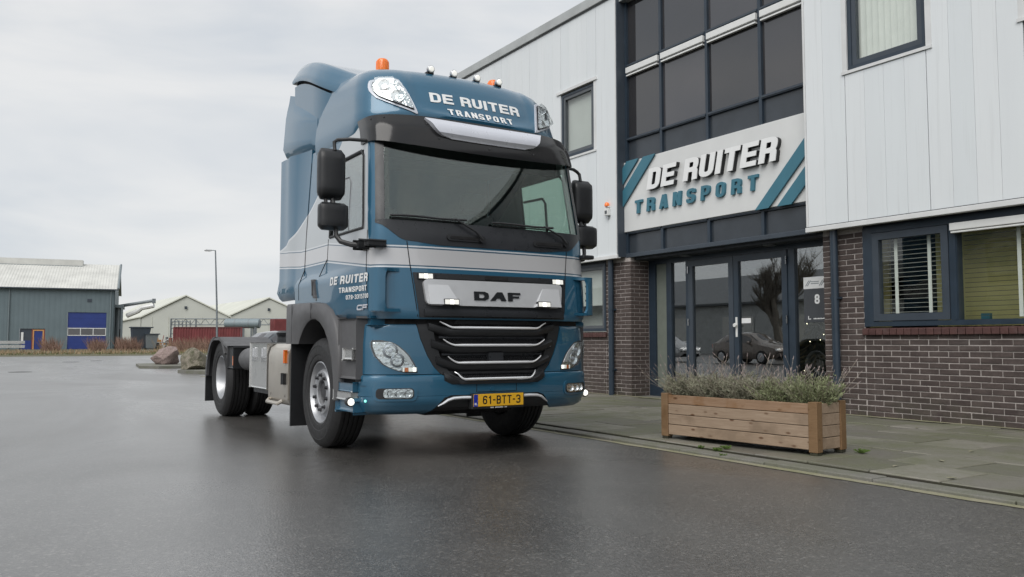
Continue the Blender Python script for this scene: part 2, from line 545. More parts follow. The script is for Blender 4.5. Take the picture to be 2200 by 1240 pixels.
simple('olive_wall', (0.20, 0.16, 0.075), 0.8, var=0.12)
simple('yellow_wall', (0.60, 0.54, 0.24), 0.8, var=0.06)
simple('lobby_floor', (0.06, 0.055, 0.05), 0.4)
simple('white_plastic', (0.72, 0.73, 0.72), 0.4, var=0.04)
simple('slat', (0.80, 0.80, 0.76), 0.45, var=0.04)
simple('slat_dim', (0.42, 0.42, 0.39), 0.5, var=0.04)
simple('slat_backlit', (0.085, 0.08, 0.045), 0.5, var=0.04)  # slats seen against the bright wall: their backlit shade is in the colour
simple('roller', (0.56, 0.57, 0.55), 0.8, var=0.05, vscale=2)
simple('green_post', (0.16, 0.18, 0.155), 0.5)
simple('sign_board', (0.66, 0.67, 0.665), 0.35, var=0.04, vscale=2)
simple('sign_white', (0.80, 0.81, 0.81), 0.35, var=0.03)
simple('sign_black', (0.015, 0.016, 0.018), 0.5)
simple('sign_teal', (0.045, 0.165, 0.225), 0.4, var=0.06, vscale=3)
simple('sign_grey', (0.055, 0.06, 0.068), 0.5)
simple('print_grey', (0.22, 0.25, 0.27), 0.5)
simple('print_white', (0.75, 0.76, 0.76), 0.5)
simple('orange_lens', (0.75, 0.17, 0.02), 0.15, var=0.12, vscale=40, coat=0.5, emis=(0.9, 0.2, 0.02), estr=0.12)
simple('metal', (0.55, 0.56, 0.57), 0.28, metal=1.0, var=0.08)
glass('window_glass', (0.95, 0.97, 0.96), 1.5)
glass('door_glass', (0.80, 0.83, 0.82), 1.7, boost=0.14)
def m_dark_glass():
    t = NT('curtain_glass')
    p = t.pos()
    n = t.noise(p, 0.7, 3)
    c = t.ramp(n, [(0.3, (0.030, 0.030, 0.034)), (0.7, (0.042, 0.040, 0.044))])
    rnd = t.n('ShaderNodeObjectInfo').outputs['Random']
    c = t.mix(1.0, c, t.mapr(rnd, 0, 1, 0.6, 1.5), 'MULTIPLY')
    b = t.bsdf(c, 0.06, 0, 0.5, t.bump(t.noise(p, 0.9, 1), 0.02, 0.03))
    b.node.inputs['IOR'].default_value = 1.9
    b.node.inputs['Specular IOR Level'].default_value = 0.5
    MATS['curtain_glass'] = t.done(b)
m_dark_glass()
simple('spandrel', (0.040, 0.048, 0.058), 0.22, var=0.12, vscale=3)
simple('tree_green', (0.015, 0.03, 0.014), 0.8)
simple('tiny_lamp', (0.9, 0.85, 0.7), 0.5, emis=(1.0, 0.88, 0.62), estr=5.0)

# ------------------------------------------------------------------ ground, kerb, pavement
PZ = 0.05
mb = MB()
gx = [-700, -200, -60, -20, -5, 0, 5.43, 40, 120, 300, 700]
gy = [-300, -60, -20, -4, 0, 4, 10, 20, 40, 80, 160, 400, 1200]
mb.grid([[(x, y, 0) for x in gx] for y in gy])
ground = mb.build('road', 'asphalt'); prop(ground, 'damp dark asphalt road and yard', 'road', kind='structure')

pav = thing('pavement', (5.68, 8, 0), 'grey concrete slab pavement along the office wall', 'pavement'); pav['kind'] = 'structure'
bed = MB().box(5.675, 9.80, -6, 26, -0.02, PZ - 0.012).build('bedding', 'soil', pav)
def bevel_tile(lx, ly, lz, b):
    m = MB()
    lo = [(0, 0, -lz), (lx, 0, -lz), (lx, ly, -lz), (0, ly, -lz)]
    mi = [(0, 0, -b), (lx, 0, -b), (lx, ly, -b), (0, ly, -b)]
    hi = [(b, b, 0), (lx - b, b, 0), (lx - b, ly - b, 0), (b, ly - b, 0)]
    m.add(lo + mi + hi, [(0, 1, 5, 4), (1, 2, 6, 5), (2, 3, 7, 6), (3, 0, 4, 7), (4, 5, 9, 8), (5, 6, 10, 9), (6, 7, 11, 10), (7, 4, 8, 11), (8, 9, 10, 11)])
    me = bpy.data.meshes.new('paving_slab')
    me.from_pydata(m.v, [], m.f); me.materials.append(MATS['paving'])
    return me
RW, RP = 0.64, 0.56
slab_me = bevel_tile(RW - 0.014, RP - 0.014, 0.03, 0.007)
edge_me = bevel_tile(9.765 - (5.68 + 6 * RW) - 0.004, RP - 0.009, 0.03, 0.005)
for r in range(7):
    y = 1.74 + (0.28 if r % 2 else 0)
    while y < 20:
        o = bpy.data.objects.new('paving_slab', slab_me if r < 6 else edge_me)
        COL.objects.link(o); o.parent = pav
        o.location = (r * RW, y - 8, PZ + random.uniform(-0.0045, 0.003))
        o.rotation_euler = (random.uniform(-.007, .007), random.uniform(-.006, .006), random.uniform(-.006, .006))
        y += RP
kerb = thing('kerb', (5.56, 8, 0), 'low concrete kerb edging the pavement', 'kerb'); kerb['kind'] = 'structure'
kme = None
for k in range(28):
    y = -3.2 + k * 1.0
    if kme is None:
        b = MB().bevbox(5.465, 5.652, y + 0.004, y + 0.996, -0.05, 0.03, 0.008).build('kerb_stone', 'kerb', kerb)
        kme = b; b0 = y
    else:
        o = kme.copy(); COL.objects.link(o); o.parent = kerb; o.location = (random.uniform(-.004, .004), y - b0, random.uniform(-.003, .003))
MB().box(5.652, 5.676, -6, 26, -0.04, -0.012 + 0.02).build('joint_filling', 'soil', kerb)
# sandy gutter line along the kerb, uneven edge
mb = MB(); rows = []
random.seed(3)
for i in range(160):
    y = -4 + i * 0.19
    rows.append([(5.385 + random.uniform(-.016, .018), y, 0.004), (5.468, y, 0.006)])
mb.grid(rows); g = mb.build('gutter_strip', 'sand'); prop(g, 'thin sandy mossy line along the kerb', 'gutter', kind='structure')
mb = MB(); rows = []
for i in range(120):
    y = -4 + i * 0.2
    rows.append([(9.69 + random.uniform(-.03, .02), y, PZ + 0.006), (9.775, y, PZ + 0.009)])
mb.grid(rows); g = mb.build('wall_foot_strip', 'sand'); prop(g, 'pale sandy strip at the foot of the brick wall', 'strip', kind='structure')

# drains in the road
for x, y, r in ((0.95, 33.0, .36), (3.6, 48.0, .40), (5.0, 50.5, .3)):
    m = MB(); m.lathe([(r, .0), (r, .006), (r * .86, .007), (r * .84, .003), (0, .003)], (x, y, 0), 'z', 24); o = m.build('drain_cover', 'drain', loc=(x, y, 0)); prop(o, 'round dark drain cover set in the wet asphalt', 'drain', 'drain covers in the road')
# small weeds and litter on the pavement
def weed(x, y, z, s, lab, n=40):
    random.seed(int(x * 1000 + y * 77))
    m = MB()
    for k in range(n):
        a = random.uniform(0, 2 * pi); r = s * random.uniform(.2, 1); hh = s * random.uniform(.15, .6)
        w = s * .09
        dx, dy = cos(a), sin(a)
        bx, by = x + random.uniform(-.3, .3) * s, y + random.uniform(-.3, .3) * s
        m.add([(bx - dy * w * .3, by + dx * w * .3, z), (bx + dy * w * .3, by - dx * w * .3, z), (bx + dx * r * .6 + dy * w, by + dy * r * .6 - dx * w, z + hh), (bx + dx * r, by + dy * r, z + hh * .8), (bx + dx * r * .6 - dy * w, by + dy * r * .6 + dx * w, z + hh)], [(0, 1, 2, 3, 4)])
    o = m.build('weed', 'weed', loc=(x, y, z), fixn=False)
    prop(o, lab, 'weed', 'weeds along the kerb and planter')
simple('weed', (0.10, 0.16, 0.035), 0.6, var=0.3, vscale=30)
weed(6.50, 4.62, PZ, 0.07, 'bright green weed beside the right end post of the planter')
weed(5.67, 5.72, 0.03, 0.05, 'tiny green weed in the kerb joint in front of the planter')
weed(5.66, 5.50, 0.03, 0.055, 'tiny green weed in the kerb joint in front of the planter')
weed(5.72, 5.45, PZ, 0.06, 'tiny green weed in the kerb joint in front of the planter')
weed(5.50, 5.28, 0.02, 0.04, 'tiny green weed in the kerb joint in front of the planter')
for (x, y, a) in ((6.02, 3.98, .3), (5.84, 3.42, -.4), (7.4, 4.15, .1), (8.9, 5.6, .4), (6.6, 3.95, 1.0), (6.85, 3.3, .5)):
    m = MB(); c, s = cos(a), sin(a)
    L_, W_ = 0.05, 0.016
    pts = [(-1, 0), (-.4, .9), (.4, .9), (1, 0), (.4, -.9), (-.4, -.9)]
    m.add([(x + u * L_ * c - v * W_ * s, y + u * L_ * s + v * W_ * c, PZ + 0.006 + 0.004 * (abs(u) < .6)) for u, v in pts], [tuple(range(6))])
    o = m.build('fallen_leaf', 'sand', loc=(x, y, PZ)); prop(o, 'pale fallen leaf lying on the paving slabs', 'leaf', 'fallen leaves on the pavement')

# ------------------------------------------------------------------ office building
XB, XU, XC, XD = 9.77, 9.60, 9.83, 10.20
off = thing('office_building', (XB, 9.5, PZ), 'two storey office with white cladding above dark brown brick', 'building')
def part(name, mat, parent=off, **k):
    return lambda m: m.build(name, mat, parent, **k)
def pbox(name, mat, x0, x1, y0, y1, z0, z1, parent=off, bev=0, **k):
    m = MB()
    (m.bevbox(x0, x1, y0, y1, z0, z1, bev) if bev else m.box(x0, x1, y0, y1, z0, z1))
    return m.build(name, mat, parent, **k)
# --- bricks: proud of a recessed mortar face
CH, BL, JT = 0.0715, 0.250, 0.012
def brick_list(y0, y1, z0, z1, phase=0):
    """(y, z, length) running bond filling the rectangle"""
    res = []
    nz = int(round((z1 - z0) / CH))
    for r in range(nz):
        z = z0 + r * CH
        off_ = (0.5 * BL if (r + phase) % 2 else 0) + 0.09
        k0 = math.floor((y0 - off_) / BL); k1 = math.ceil((y1 - off_) / BL)
        for k in range(k0, k1):
            a, b = max(y0, k * BL + off_), min(y1, (k + 1) * BL + off_)
            if b - a > 0.03: res.append((a, z, b - a))
    return res
def brick_mesh(length):
    m = MB(); b = 0.004
    lx, ly, lz = 0.05, length - JT, CH - JT
    f = [(0, b, b), (0, ly - b, b), (0, ly - b, lz - b), (0, b, lz - b)]
    g = [(b, 0, 0), (b, ly, 0), (b, ly, lz), (b, 0, lz)]
    h = [(lx, 0, 0), (lx, ly, 0), (lx, ly, lz), (lx, 0, lz)]
    m.add(f + g + h, [(0, 3, 2, 1)] + [(i, (i + 1) % 4, 4 + (i + 1) % 4, 4 + i) for i in range(4)] + [(4 + i, 4 + (i + 1) % 4, 8 + (i + 1) % 4, 8 + i) for i in range(4)])
    return m
BM = {}
def put_brick(y, z, ln):
    key = round(ln, 2)
    if key not in BM:
        me = bpy.data.meshes.new('brick')
        mm = brick_mesh(key); me.from_pydata(mm.v, [], mm.f); me.materials.append(MATS['brick'])
        BM[key] = me
    o = bpy.data.objects.new('brick', BM[key])
    COL.objects.link(o); o.parent = off
    o.location = (random.uniform(-.003, .004), y - 9.5 + JT / 2 + random.uniform(-.0015, .0015), z - PZ + JT / 2)
    o.rotation_euler = (random.uniform(-.006, .006), 0, random.uniform(-.006, .006))
SZ0_ = PZ + 15 * CH
random.seed(11)
near = [b for b in brick_list(4.35, 6.83, PZ, PZ + 15.4 * CH)] + [b for b in brick_list(6.83, 7.46, PZ, 2.47)]
near.sort(key=lambda b: math.hypot(b[0], b[1] - 1))
for b in near[:300]: put_brick(*b)
rest = MB()
def add_brick_joined(m, y, z, ln):
    q = brick_mesh(ln); dx = random.uniform(-.003, .004)
    m.add([(XB + p[0] + dx, y + JT / 2 + p[1], z + JT / 2 + p[2]) for p in q.v], q.f)
for b in near[300:]: add_brick_joined(rest, *b)
for b in brick_list(11.555, 12.27, PZ, 2.47, 1): add_brick_joined(rest, *b)
for b in brick_list(12.27, 15.5, PZ, PZ + 15.4 * CH, 1): add_brick_joined(rest, *b)
for b in brick_list(13.755, 19.0, SZ0_ + .0, 2.50, 1): add_brick_joined(rest, *b)
for b in brick_list(15.5, 19.0, PZ, PZ + 15.4 * CH, 1): add_brick_joined(rest, *b)
for b in brick_list(3.0, 4.35, PZ, PZ + 15.4 * CH): add_brick_joined(rest, *b)
# return of the pier beside the doors (faces -Y)
for (a, z, ln) in brick_list(0.0, 0.43, PZ, 2.47, 0):
    q = brick_mesh(ln)
    rest.add([(XB + a + JT / 2 + p[1], 11.555 + p[0] + random.uniform(-.002, .002), z + JT / 2 + p[2]) for p in q.v], q.f)
rest.build('brick', 'brick', off, kind='stuff')
mort = MB()
def mort_box(*a): mort.box(*a)
mort_box(XB + 0.008, XB + 0.10, 2.0, 6.83, 0, PZ + 15 * CH + .005)
mort_box(XB + 0.008, XB + 0.10, 6.83, 7.455, 0, 2.56)
mort_box(XB + 0.008, XD + .02, 11.563, 11.9, 0, 2.56)
mort_box(XB + 0.008, XB + .10, 11.9, 12.27, 0, 2.56)
mort_box(XB + 0.008, XB + .10, 12.27, 24, 0, PZ + 15 * CH + .005)
mort_box(XB + 0.008, XB + .10, 13.755, 24, PZ + 15 * CH + .005, 2.56)
mort.build('mortar_bed', 'mortar', off)
# red brick sills
SZ0, SZ1 = PZ + 15 * CH + 0.008, 1.215
def sill(y0, y1):
    y = y0; k = 0
    while y < y1 - .03:
        m = MB(); w = 0.098
        m.bevbox(XB - 0.045, XB + 0.06, y + .004, y + w - .004, SZ0, SZ1 - 0.004, 0.006)
        for i, p in enumerate(m.v):
            m.v[i] = (p[0], p[1], p[2] - (0.02 if p[0] < XB else 0) + random.uniform(-.001, .001))
        m.build('sill_brick', 'red_brick', off); y += w
random.seed(5)
sill(4.3, 6.83); sill(12.23, 13.7)
pbox('sill_bed', 'mortar', XB - 0.02, XB + .08, 2.0, 6.82, SZ0 + .003, SZ1 - .03)
pbox('sill_bed', 'mortar', XB - 0.02, XB + .08, 12.25, 13.9, SZ0 + .003, SZ1 - .03)
# --- building core, roof and soffits
pbox('roof_slab', 'roof_cap', XU + .06, 22, -22, 24, 7.30, 7.40)
pbox('rear_wall', 'cladding', 21.9, 22.0, -22, 24, 0, 7.29)
pbox('end_wall', 'cladding', XU + .06, 21.9, 23.9, 24, 0, 7.29)
pbox('end_wall', 'cladding', XU + .06, 21.9, -22, -21.9, 0, 7.29)
pbox('soffit', 'soffit', XU + .05, 13.0, -21.8, 7.57, 2.56, 2.60)
pbox('soffit', 'soffit', XU + .05, 13.0, 11.72, 23.8, 2.56, 2.60)
pbox('soffit', 'soffit', XC + .02, 13.0, 7.575, 11.715, 2.56, 2.60)
pbox('backing_wall', 'joint', XU + .045, XU + .10, -21.8, 5.75, 2.61, 7.29)
pbox('backing_wall', 'joint', XU + .045, XU + .10, 6.90, 7.57, 2.61, 7.29)
pbox('backing_wall', 'joint', XU + .045, XU + .10, 5.75, 6.90, 2.61, 4.60)
pbox('backing_wall', 'joint', XU + .045, XU + .10, 5.75, 6.90, 6.22, 7.29)
pbox('backing_wall', 'joint', XU + .045, XU + .10, 11.73, 12.36, 2.61, 7.29)
pbox('backing_wall', 'joint', XU + .045, XU + .10, 13.48, 23.8, 2.61, 7.29)
pbox('backing_wall', 'joint', XU + .045, XU + .10, 12.36, 13.48, 2.61, 4.64)
pbox('backing_wall', 'joint', XU + .045, XU + .10, 12.36, 13.48, 6.00, 7.29)
# brick wall far below camera side of the frame
# --- cladding panels
def clad(y0, y1, z0, z1, gap0=.003, gap1=.003):
    m = MB().bevbox(XU, XU + .04, y0 + gap0, y1 - gap1, z0, z1, .002)
    m.build('cladding_panel', 'cladding', off)
ZB, ZT = 2.605, 7.42
rs = [7.55, 7.263, 6.918, 6.630, 6.352, 6.066, 5.775, 5.489, 5.205, 4.928, 4.64, 4.355, 4.07]
bold = {6.918, 5.775, 4.64}
for a, b in zip(rs, rs[1:]):
    g1 = .005 if a in bold else .0014; g0 = .005 if b in bold else .0014
    if a <= 6.92 and b >= 5.77:
        clad(b, a, ZB, 4.585, g0, g1); clad(b, a, 6.24, ZT, g0, g1)
    elif a <= 4.65:
        pbox('dark_bay_panel', 'spandrel', XU + .01, XU + .04, b + .004, a - .004, ZB, 4.565); pbox('dark_bay_panel', 'spandrel', XU + .01, XU + .04, b + .004, a - .004, 6.24, ZT)
    else: clad(b, a, ZB, ZT, g0, g1)
y = 4.07
while y > -21:
    pbox('dark_bay_panel', 'spandrel', XU + .01, XU + .04, y - 1.13, y - .005, ZB, ZT); y -= 1.14
ls = [11.73, 12.306] + [12.306 + .2885 * k for k in range(1, 37)]
for i, (a, b) in enumerate(zip(ls, ls[1:])):
    g0 = .004 if (i % 4 == 1) else .0014; g1 = .004 if (i % 4 == 0) else .0014
    if a >= 12.29 and b <= 13.5:
        clad(a, b, ZB, 4.64, g0, g1); clad(a, b, 6.06, ZT, g0, g1)
    else: clad(a, b, ZB, ZT, g0, g1)
pbox('corner_trim', 'flashing', XU - .006, XC + .1, 7.552, 7.582, 2.56, ZT)
pbox('corner_trim', 'flashing', XU - .006, XU + .03, 11.715, 11.745, 2.56, ZT)
pbox('corner_return', 'frame_grey', XU + .002, XC + .1, 11.685, 11.713, 2.56, ZT)
pbox('bottom_flashing', 'flashing', XU - .03, XU + .06, -21.8, 7.585, 2.535, 2.60, bev=.006)
pbox('bottom_flashing', 'flashing', XU - .03, XU + .06, 11.69, 23.9, 2.535, 2.60, bev=.006)
pbox('drip_edge', 'joint', XU - .015, XU + .03, -21.8, 7.58, 2.601, 2.612)
for a, b in ((-21.9, 7.585), (11.69, 24.0)):
    pbox('roof_edge_cap', 'roof_cap', XU - .05, XU + .25, a, b, 7.43, 7.62, bev=.01)
    pbox('roof_edge_gap', 'joint', XU - .02, XU + .2, a, b, 7.405, 7.43)
# --- downpipes
for yy in (12.03, 7.225):
    m = MB(); m.tube([(XB - .07, yy, PZ), (XB - .07, yy, 2.58)], .052, 16)
    dp = m.build('downpipe', 'frame', off, smooth=True)
    for zz in (.5, 1.6):
        pbox('pipe_bracket', 'frame', XB - .10, XB + .01, yy - .062, yy + .062, zz, zz + .03, parent=dp)
# --- windows
def frame_rect(x0, x1, y0, y1, z0, z1, w, d=None):
    m = MB()
    m.box(x0, x1, y0, y1, z0, z0 + w); m.box(x0, x1, y0, y1, z1 - w, z1)
    m.box(x0 + .0005, x1 - .0005, y0, y0 + w, z0 + w, z1 - w); m.box(x0 + .0005, x1 - .0005, y1 - w, y1, z0 + w, z1 - w)
    return m
# upper right window with vertical blinds
w = frame_rect(XU + .02, XU + .12, 5.775, 6.875, 4.64, 6.18, .055).build('window', 'frame', off)
frame_rect(XU + .03, XU + .10, 5.832, 6.818, 4.697, 6.123, .065).build('casement', 'frame_grey', w)
pbox('pane', 'window_glass', XU + .06, XU + .066, 5.897, 6.753, 4.762, 6.058, parent=w)
random.seed(2)
for k in range(11):
    y = 5.86 + k * .088
    a = radians(random.uniform(4, 14)); hw = .044
    m = MB(); cx_, cy_ = XU + .13, y + .044
    m.grid([[(cx_ - sin(a) * hw * q * 1.0 + .006 * (1 - q * q), cy_ + cos(a) * hw * q, z) for q in (-1, -.5, 0, .5, 1)] for z in (4.70, 6.15)])
    m.build('blind_slat', 'slat', w, smooth=True)
pbox('window_flashing', 'flashing', XU - .02, XU + .05, 5.69, 6.955, 4.592, 4.632, parent=w)
pbox('reveal', 'flashing', XU - .004, XU + .06, 6.878, 6.95, 4.632, 6.20, parent=w)
pbox('reveal', 'flashing', XU - .004, XU + .06, 5.695, 5.772, 4.632, 6.20, parent=w)
pbox('reveal', 'flashing', XU - .004, XU + .06, 5.695, 6.95, 6.20, 6.235, parent=w)
pbox('room_wall', 'roller', XU + .9, XU + .95, 5.4, 7.2, 4.3, 6.5, parent=w)
# next window along, only its corner shows
w = frame_rect(XU + .02, XU + .12, 3.5, 4.615, 4.62, 6.18, .055).build('window', 'frame', off)
pbox('pane', 'curtain_glass', XU + .06, XU + .066, 3.56, 4.56, 4.68, 6.12, parent=w)
pbox('window_flashing', 'flashing', XU - .02, XU + .05, 3.4, 4.70, 4.572, 4.612, parent=w)
pbox('reveal', 'flashing', XU - .004, XU + .06, 4.618, 4.69, 4.612, 6.20, parent=w)
# upper left window with a closed roller blind
w = frame_rect(XU + .02, XU + .12, 12.385, 13.455, 4.68, 5.965, .05).build('window', 'frame', off)
frame_rect(XU + .03, XU + .10, 12.437, 13.403, 4.732, 5.913, .06).build('casement', 'frame_light', w)
pbox('pane', 'window_glass', XU + .06, XU + .066, 12.497, 13.343, 4.792, 5.853, parent=w)
pbox('roller_blind', 'roller', XU + .13, XU + .135, 12.44, 13.40, 4.73, 5.92, parent=w)
pbox('window_flashing', 'flashing', XU - .03, XU + .05, 12.27, 13.58, 5.985, 6.045, parent=w, bev=.005)
pbox('window_flashing', 'flashing', XU - .02, XU + .05, 12.30, 13.55, 4.62, 4.66, parent=w)
pbox('reveal', 'flashing', XU - .004, XU + .06, 12.30, 12.382, 4.66, 5.985, parent=w)
# lower left window, pale blind behind the glass
w = frame_rect(XB - .01, XB + .09, 12.265, 13.75, 1.225, 2.50, .05).build('window', 'frame', off)
frame_rect(XB, XB + .08, 12.317, 13.698, 1.277, 2.448, .055).build('casement', 'frame_light', w)
pbox('pane', 'window_glass', XB + .04, XB + .046, 12.372, 13.643, 1.332, 2.393, parent=w)
pbox('roller_blind', 'roller', XB + .13, XB + .135, 12.32, 13.7, 1.72, 2.45, parent=w)
pbox('room_wall', 'roller', XB + .5, XB + .55, 12.0, 14.2, 0.6, 2.55, parent=w)
pbox('brick_head', 'soffit', XB - .01, XB + .1, 12.265, 13.75, 2.502, 2.56, parent=w)
# lower right window: casement and fixed light
w = MB()
w.box(XB - .02, XB + .10, 2.2, 6.76, 1.222, 1.285); w.box(XB - .02, XB + .10, 2.2, 6.76, 2.44, 2.52)
w.box(XB - .0195, XB + .0995, 6.685, 6.76, 1.285, 2.44); w.box(XB - .0195, XB + .0995, 5.56, 5.655, 1.285, 2.44); w.box(XB - .0195, XB + .0995, 3.9, 4.0, 1.285, 2.44)
w = w.build('window', 'frame', off)
pbox('window_head', 'soffit', XB + .0, XB + .1, 2.2, 6.825, 2.521, 2.56, parent=w)
pbox('side_reveal', 'frame', XB - .01, XB + .1, 6.762, 6.828, 1.222, 2.52, parent=w)
frame_rect(XB - .03, XB + .06, 5.662, 6.678, 1.292, 2.433, .09).build('casement', 'frame_grey', w)
pbox('pane', 'window_glass', XB + .01, XB + .016, 5.752, 6.588, 1.382, 2.343, parent=w)
pbox('pane', 'window_glass', XB + .03, XB + .036, 4.0, 5.56, 1.285, 2.44, parent=w)
pbox('awning_box', 'white_plastic', XB - .10, XB - .025, 3.2, 5.60, 2.345, 2.435, parent=w, bev=.008)
pbox('awning_bar', 'white_plastic', XB - .09, XB - .03, 3.2, 5.59, 2.315, 2.338, parent=w, bev=.005)
pbox('awning_rail', 'frame', XB - .03, XB - .01, 5.57, 5.60, 1.29, 2.34, parent=w)
for k in range(17):
    z = 1.40 + k * .0565
    MB().box(XB + .13, XB + .165, 5.68, 6.67, z, z + .005).build('blind_slat', 'slat_dim', w)
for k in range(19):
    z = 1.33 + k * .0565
    MB().box(XB + .13, XB + .165, 4.1, 5.56, z, z + .005).build('blind_slat', 'slat_backlit', w)
for y in (5.99, 6.44, 4.92, 4.3):
    pbox('blind_tape', 'slat', XB + .12, XB + .128, y - .022, y + .022, 1.31, 2.42, parent=w)
pbox('inner_wall', 'yellow_wall', XB + .55, XB + .6, 3.2, 6.16, 0.9, 2.55, parent=w)
pbox('inner_wall', 'yellow_wall', XB + .75, XB + .8, 6.96, 7.38, 0.9, 2.55, parent=w)
pbox('reflection_backing', 'dark_in', XB + 1.3, XB + 1.35, 5.9, 7.38, 0.9, 2.55, parent=w)  # dark sheet standing in for the truck mirrored in the casement pane
pbox('inner_sill', 'white_plastic', XB + .1, XB + .35, 3.2, 6.7, 1.26, 1.285, parent=w)
m = MB().box(XB + .2, XB + .26, 5.32, 5.42, 1.287, 1.36); m.build('desk_box', 'sign_teal', w)
# --- curtain wall above the entrance
ML = [11.66, 10.73, 9.63, 8.52, 7.60]
cw = MB()
for y in ML: cw.box(XC - .045, XC + .06, y - .028, y + .028, 2.60, 7.42)
cw_o = cw.build('mullion_grid', 'frame', off)
for z in (3.00, 4.715, 6.085, 7.40):
    for a, b in zip(ML, ML[1:]):
        pbox('transom', 'frame', XC - .05, XC + .05, b + .029, a - .029, z - .026, z + .026)
        pbox('transom_bead', 'frame_grey', XC - .062, XC - .051, b + .029, a - .029, z - .01, z + .012)
pbox('base_beam', 'frame_grey', XC - .06, XC + .06, 7.585, 11.68, 2.545, 2.62, bev=.008)
for a, b in zip(ML, ML[1:]):
    for z0, z1, mt in ((2.625, 2.973, 'spandrel'), (3.027, 4.688, 'spandrel'), (4.742, 6.058, 'curtain_glass'), (6.112, 7.37, 'curtain_glass')):
        pbox('spandrel_panel' if mt == 'spandrel' else 'curtain_pane', mt, XC, XC + .02, b + .03, a - .03, z0, z1)
    pbox('sun_screen_box', 'white_plastic', XC - .085, XC - .012, b + .04, a - .04, 5.94, 6.045, bev=.006)
    pbox('sun_screen_bar', 'white_plastic', XC - .075, XC - .02, b + .05, a - .05, 5.885, 5.91)
# --- entrance: doors and side lights, recessed
pbox('entrance_ceiling', 'soffit', XB + .1, 13.0, 7.46, 11.56, 2.50, 2.555)
for y in (10.4, 8.6):
    m = MB(); m.lathe([(.10, 0), (.10, -.015), (.085, -.022)], (XB + .25, y, 2.50), 'z', 20, cap1=True); m.build('ceiling_lamp', 'frame_light', off)
ent = MB()
ent.box(XD, XD + .09, 7.5, 11.55, 2.42, 2.50)
for a, b in ((11.38, 11.553), (10.965, 11.09), (10.53, 10.60), (8.30, 8.42), (7.47, 7.6)):
    ent.box(XD + .0005, XD + .0895, a, b, PZ, 2.42)
ent.box(XD, XD + .09, 7.6, 8.30, PZ, .22); ent.box(XD, XD + .09, 10.6, 10.965, PZ, .22); ent.box(XD, XD + .09, 11.09, 11.38, PZ, .22)
ent.build('entrance_frame', 'frame', off)
pbox('side_light', 'door_glass', XD + .04, XD + .046, 10.6, 10.965, .22, 2.42)
pbox('side_light', 'door_glass', XD + .04, XD + .046, 7.6, 8.30, .22, 2.42)
pbox('side_panel', 'green_post', XD + .04, XD + .05, 11.09, 11.38, .22, 2.42)
for a, b, s in ((9.505, 10.525, 1), (8.425, 9.495, 0)):
    d = frame_rect(XD - .015, XD + .06, a, b, PZ + .005, 2.415, .10).build('door', 'frame_grey' if s else 'frame', off)
    pbox('door_glass', 'door_glass', XD + .02, XD + .026, a + .1, b - .1, .155, 2.315, parent=d)
    pbox('kick_plate', 'frame', XD - .016, XD + .06, a + .1, b - .1, .155, .30, parent=d)
    if not s:
        hb = pbox('handle_plate', 'white_plastic', XD - .028, XD - .015, 9.415, 9.455, 1.10, 1.42, parent=d, bev=.005)
        m = MB(); m.lathe([(.03, -.055), (.035, -.04), (.018, -.028), (.018, 0)], (XD - .02, 9.435, 1.29), 'x', 16, cap0=True); m.build('door_knob', 'white_plastic', d, smooth=True)
        MB().box(XD + .016, XD + .0185, 9.17, 9.36, 1.32, 1.40).build('sticker', 'print_white', d)
    for zz in (.4, 1.3, 2.2):
        yh = 10.522 if s else 8.43
        MB().tube([(XD - .03, yh, zz), (XD - .03, yh, zz + .12)], .011, 8).build('hinge', 'metal', d)
pbox('lobby_wall', 'olive_wall', 11.5, 11.55, 7.46, 9.75, 0, 2.5)
pbox('lobby_wall', 'dark_in', 12.9, 12.95, 9.4, 13.0, 0, 2.5)
pbox('lobby_wall', 'olive_wall', XD + .1, 12.9, 7.40, 7.46, 0, 2.5)
pbox('lobby_wall', 'dark_in', XD + .1, 12.9, 11.57, 11.6, 0, 2.5)
pbox('lobby_floor', 'lobby_floor', XD, 13, 7.46, 11.57, -.02, PZ + .004)
pbox('threshold', 'kerb', XB, XD, 7.46, 11.555, -.02, PZ + .003)
MB().box(11.2, 11.5, 9.42, 9.5, .05, 2.5).build('lobby_post', 'dark_in', off)

# house number sign in the right side light
hs = thing('house_number_sign', (XD - .01, 7.95, 1.32), 'grey sign with white number 8 in the glass beside the doors', 'sign')
MB().box(XD - .006, XD + .006, 7.63, 8.13, 1.31, 1.97).build('sign_plate', 'sign_grey', hs)
MB().box(XD - .008, XD - .0062, 7.63, 8.13, 1.80, 1.972).build('sign_header', 'print_white', hs)
fr8 = lambda u, v, d: (XD - .0064 - d, 7.94 - u, 1.575 + v)
for ch, m in text('8', .14, .62, .2, .1, fr8, .002): m.build('digit', 'print_white', hs)
fra = lambda u, v, d: (XD - .0064 - d, 8.06 - u, 1.35 + v)
m = MB(); m.prism([(0, 0), (.05, 0), (.05, .012), (.012, .012), (.012, .05), (0, .05)], fra, 0, .002); m.build('arrow_mark', 'print_white', hs)
for k in range(8):
    MB().box(XD - .0084, XD - .0064, 7.965 - k * .024 - .018, 7.965 - k * .024, 1.352, 1.366 + .004 * (k % 2)).build('small_print', 'print_white', hs)
for k, (u0, s) in enumerate(((.02, 1), (.05, 1), (.26, 1), (.29, 1))):
    frs = lambda u, v, d: (XD - .0082 - d, 8.12 - u, 1.84 + v)
    m = MB(); m.prism([(u0, 0), (u0 + .016, 0), (u0 + .075, .08), (u0 + .059, .08)], frs, 0, .001); m.build('stripe', 'print_grey', hs)
for zz_ in (1.868, 1.895):
    MB().box(XD - .0094, XD - .0083, 7.86, 8.0, zz_, zz_ + .012).build('small_print', 'print_grey', hs)

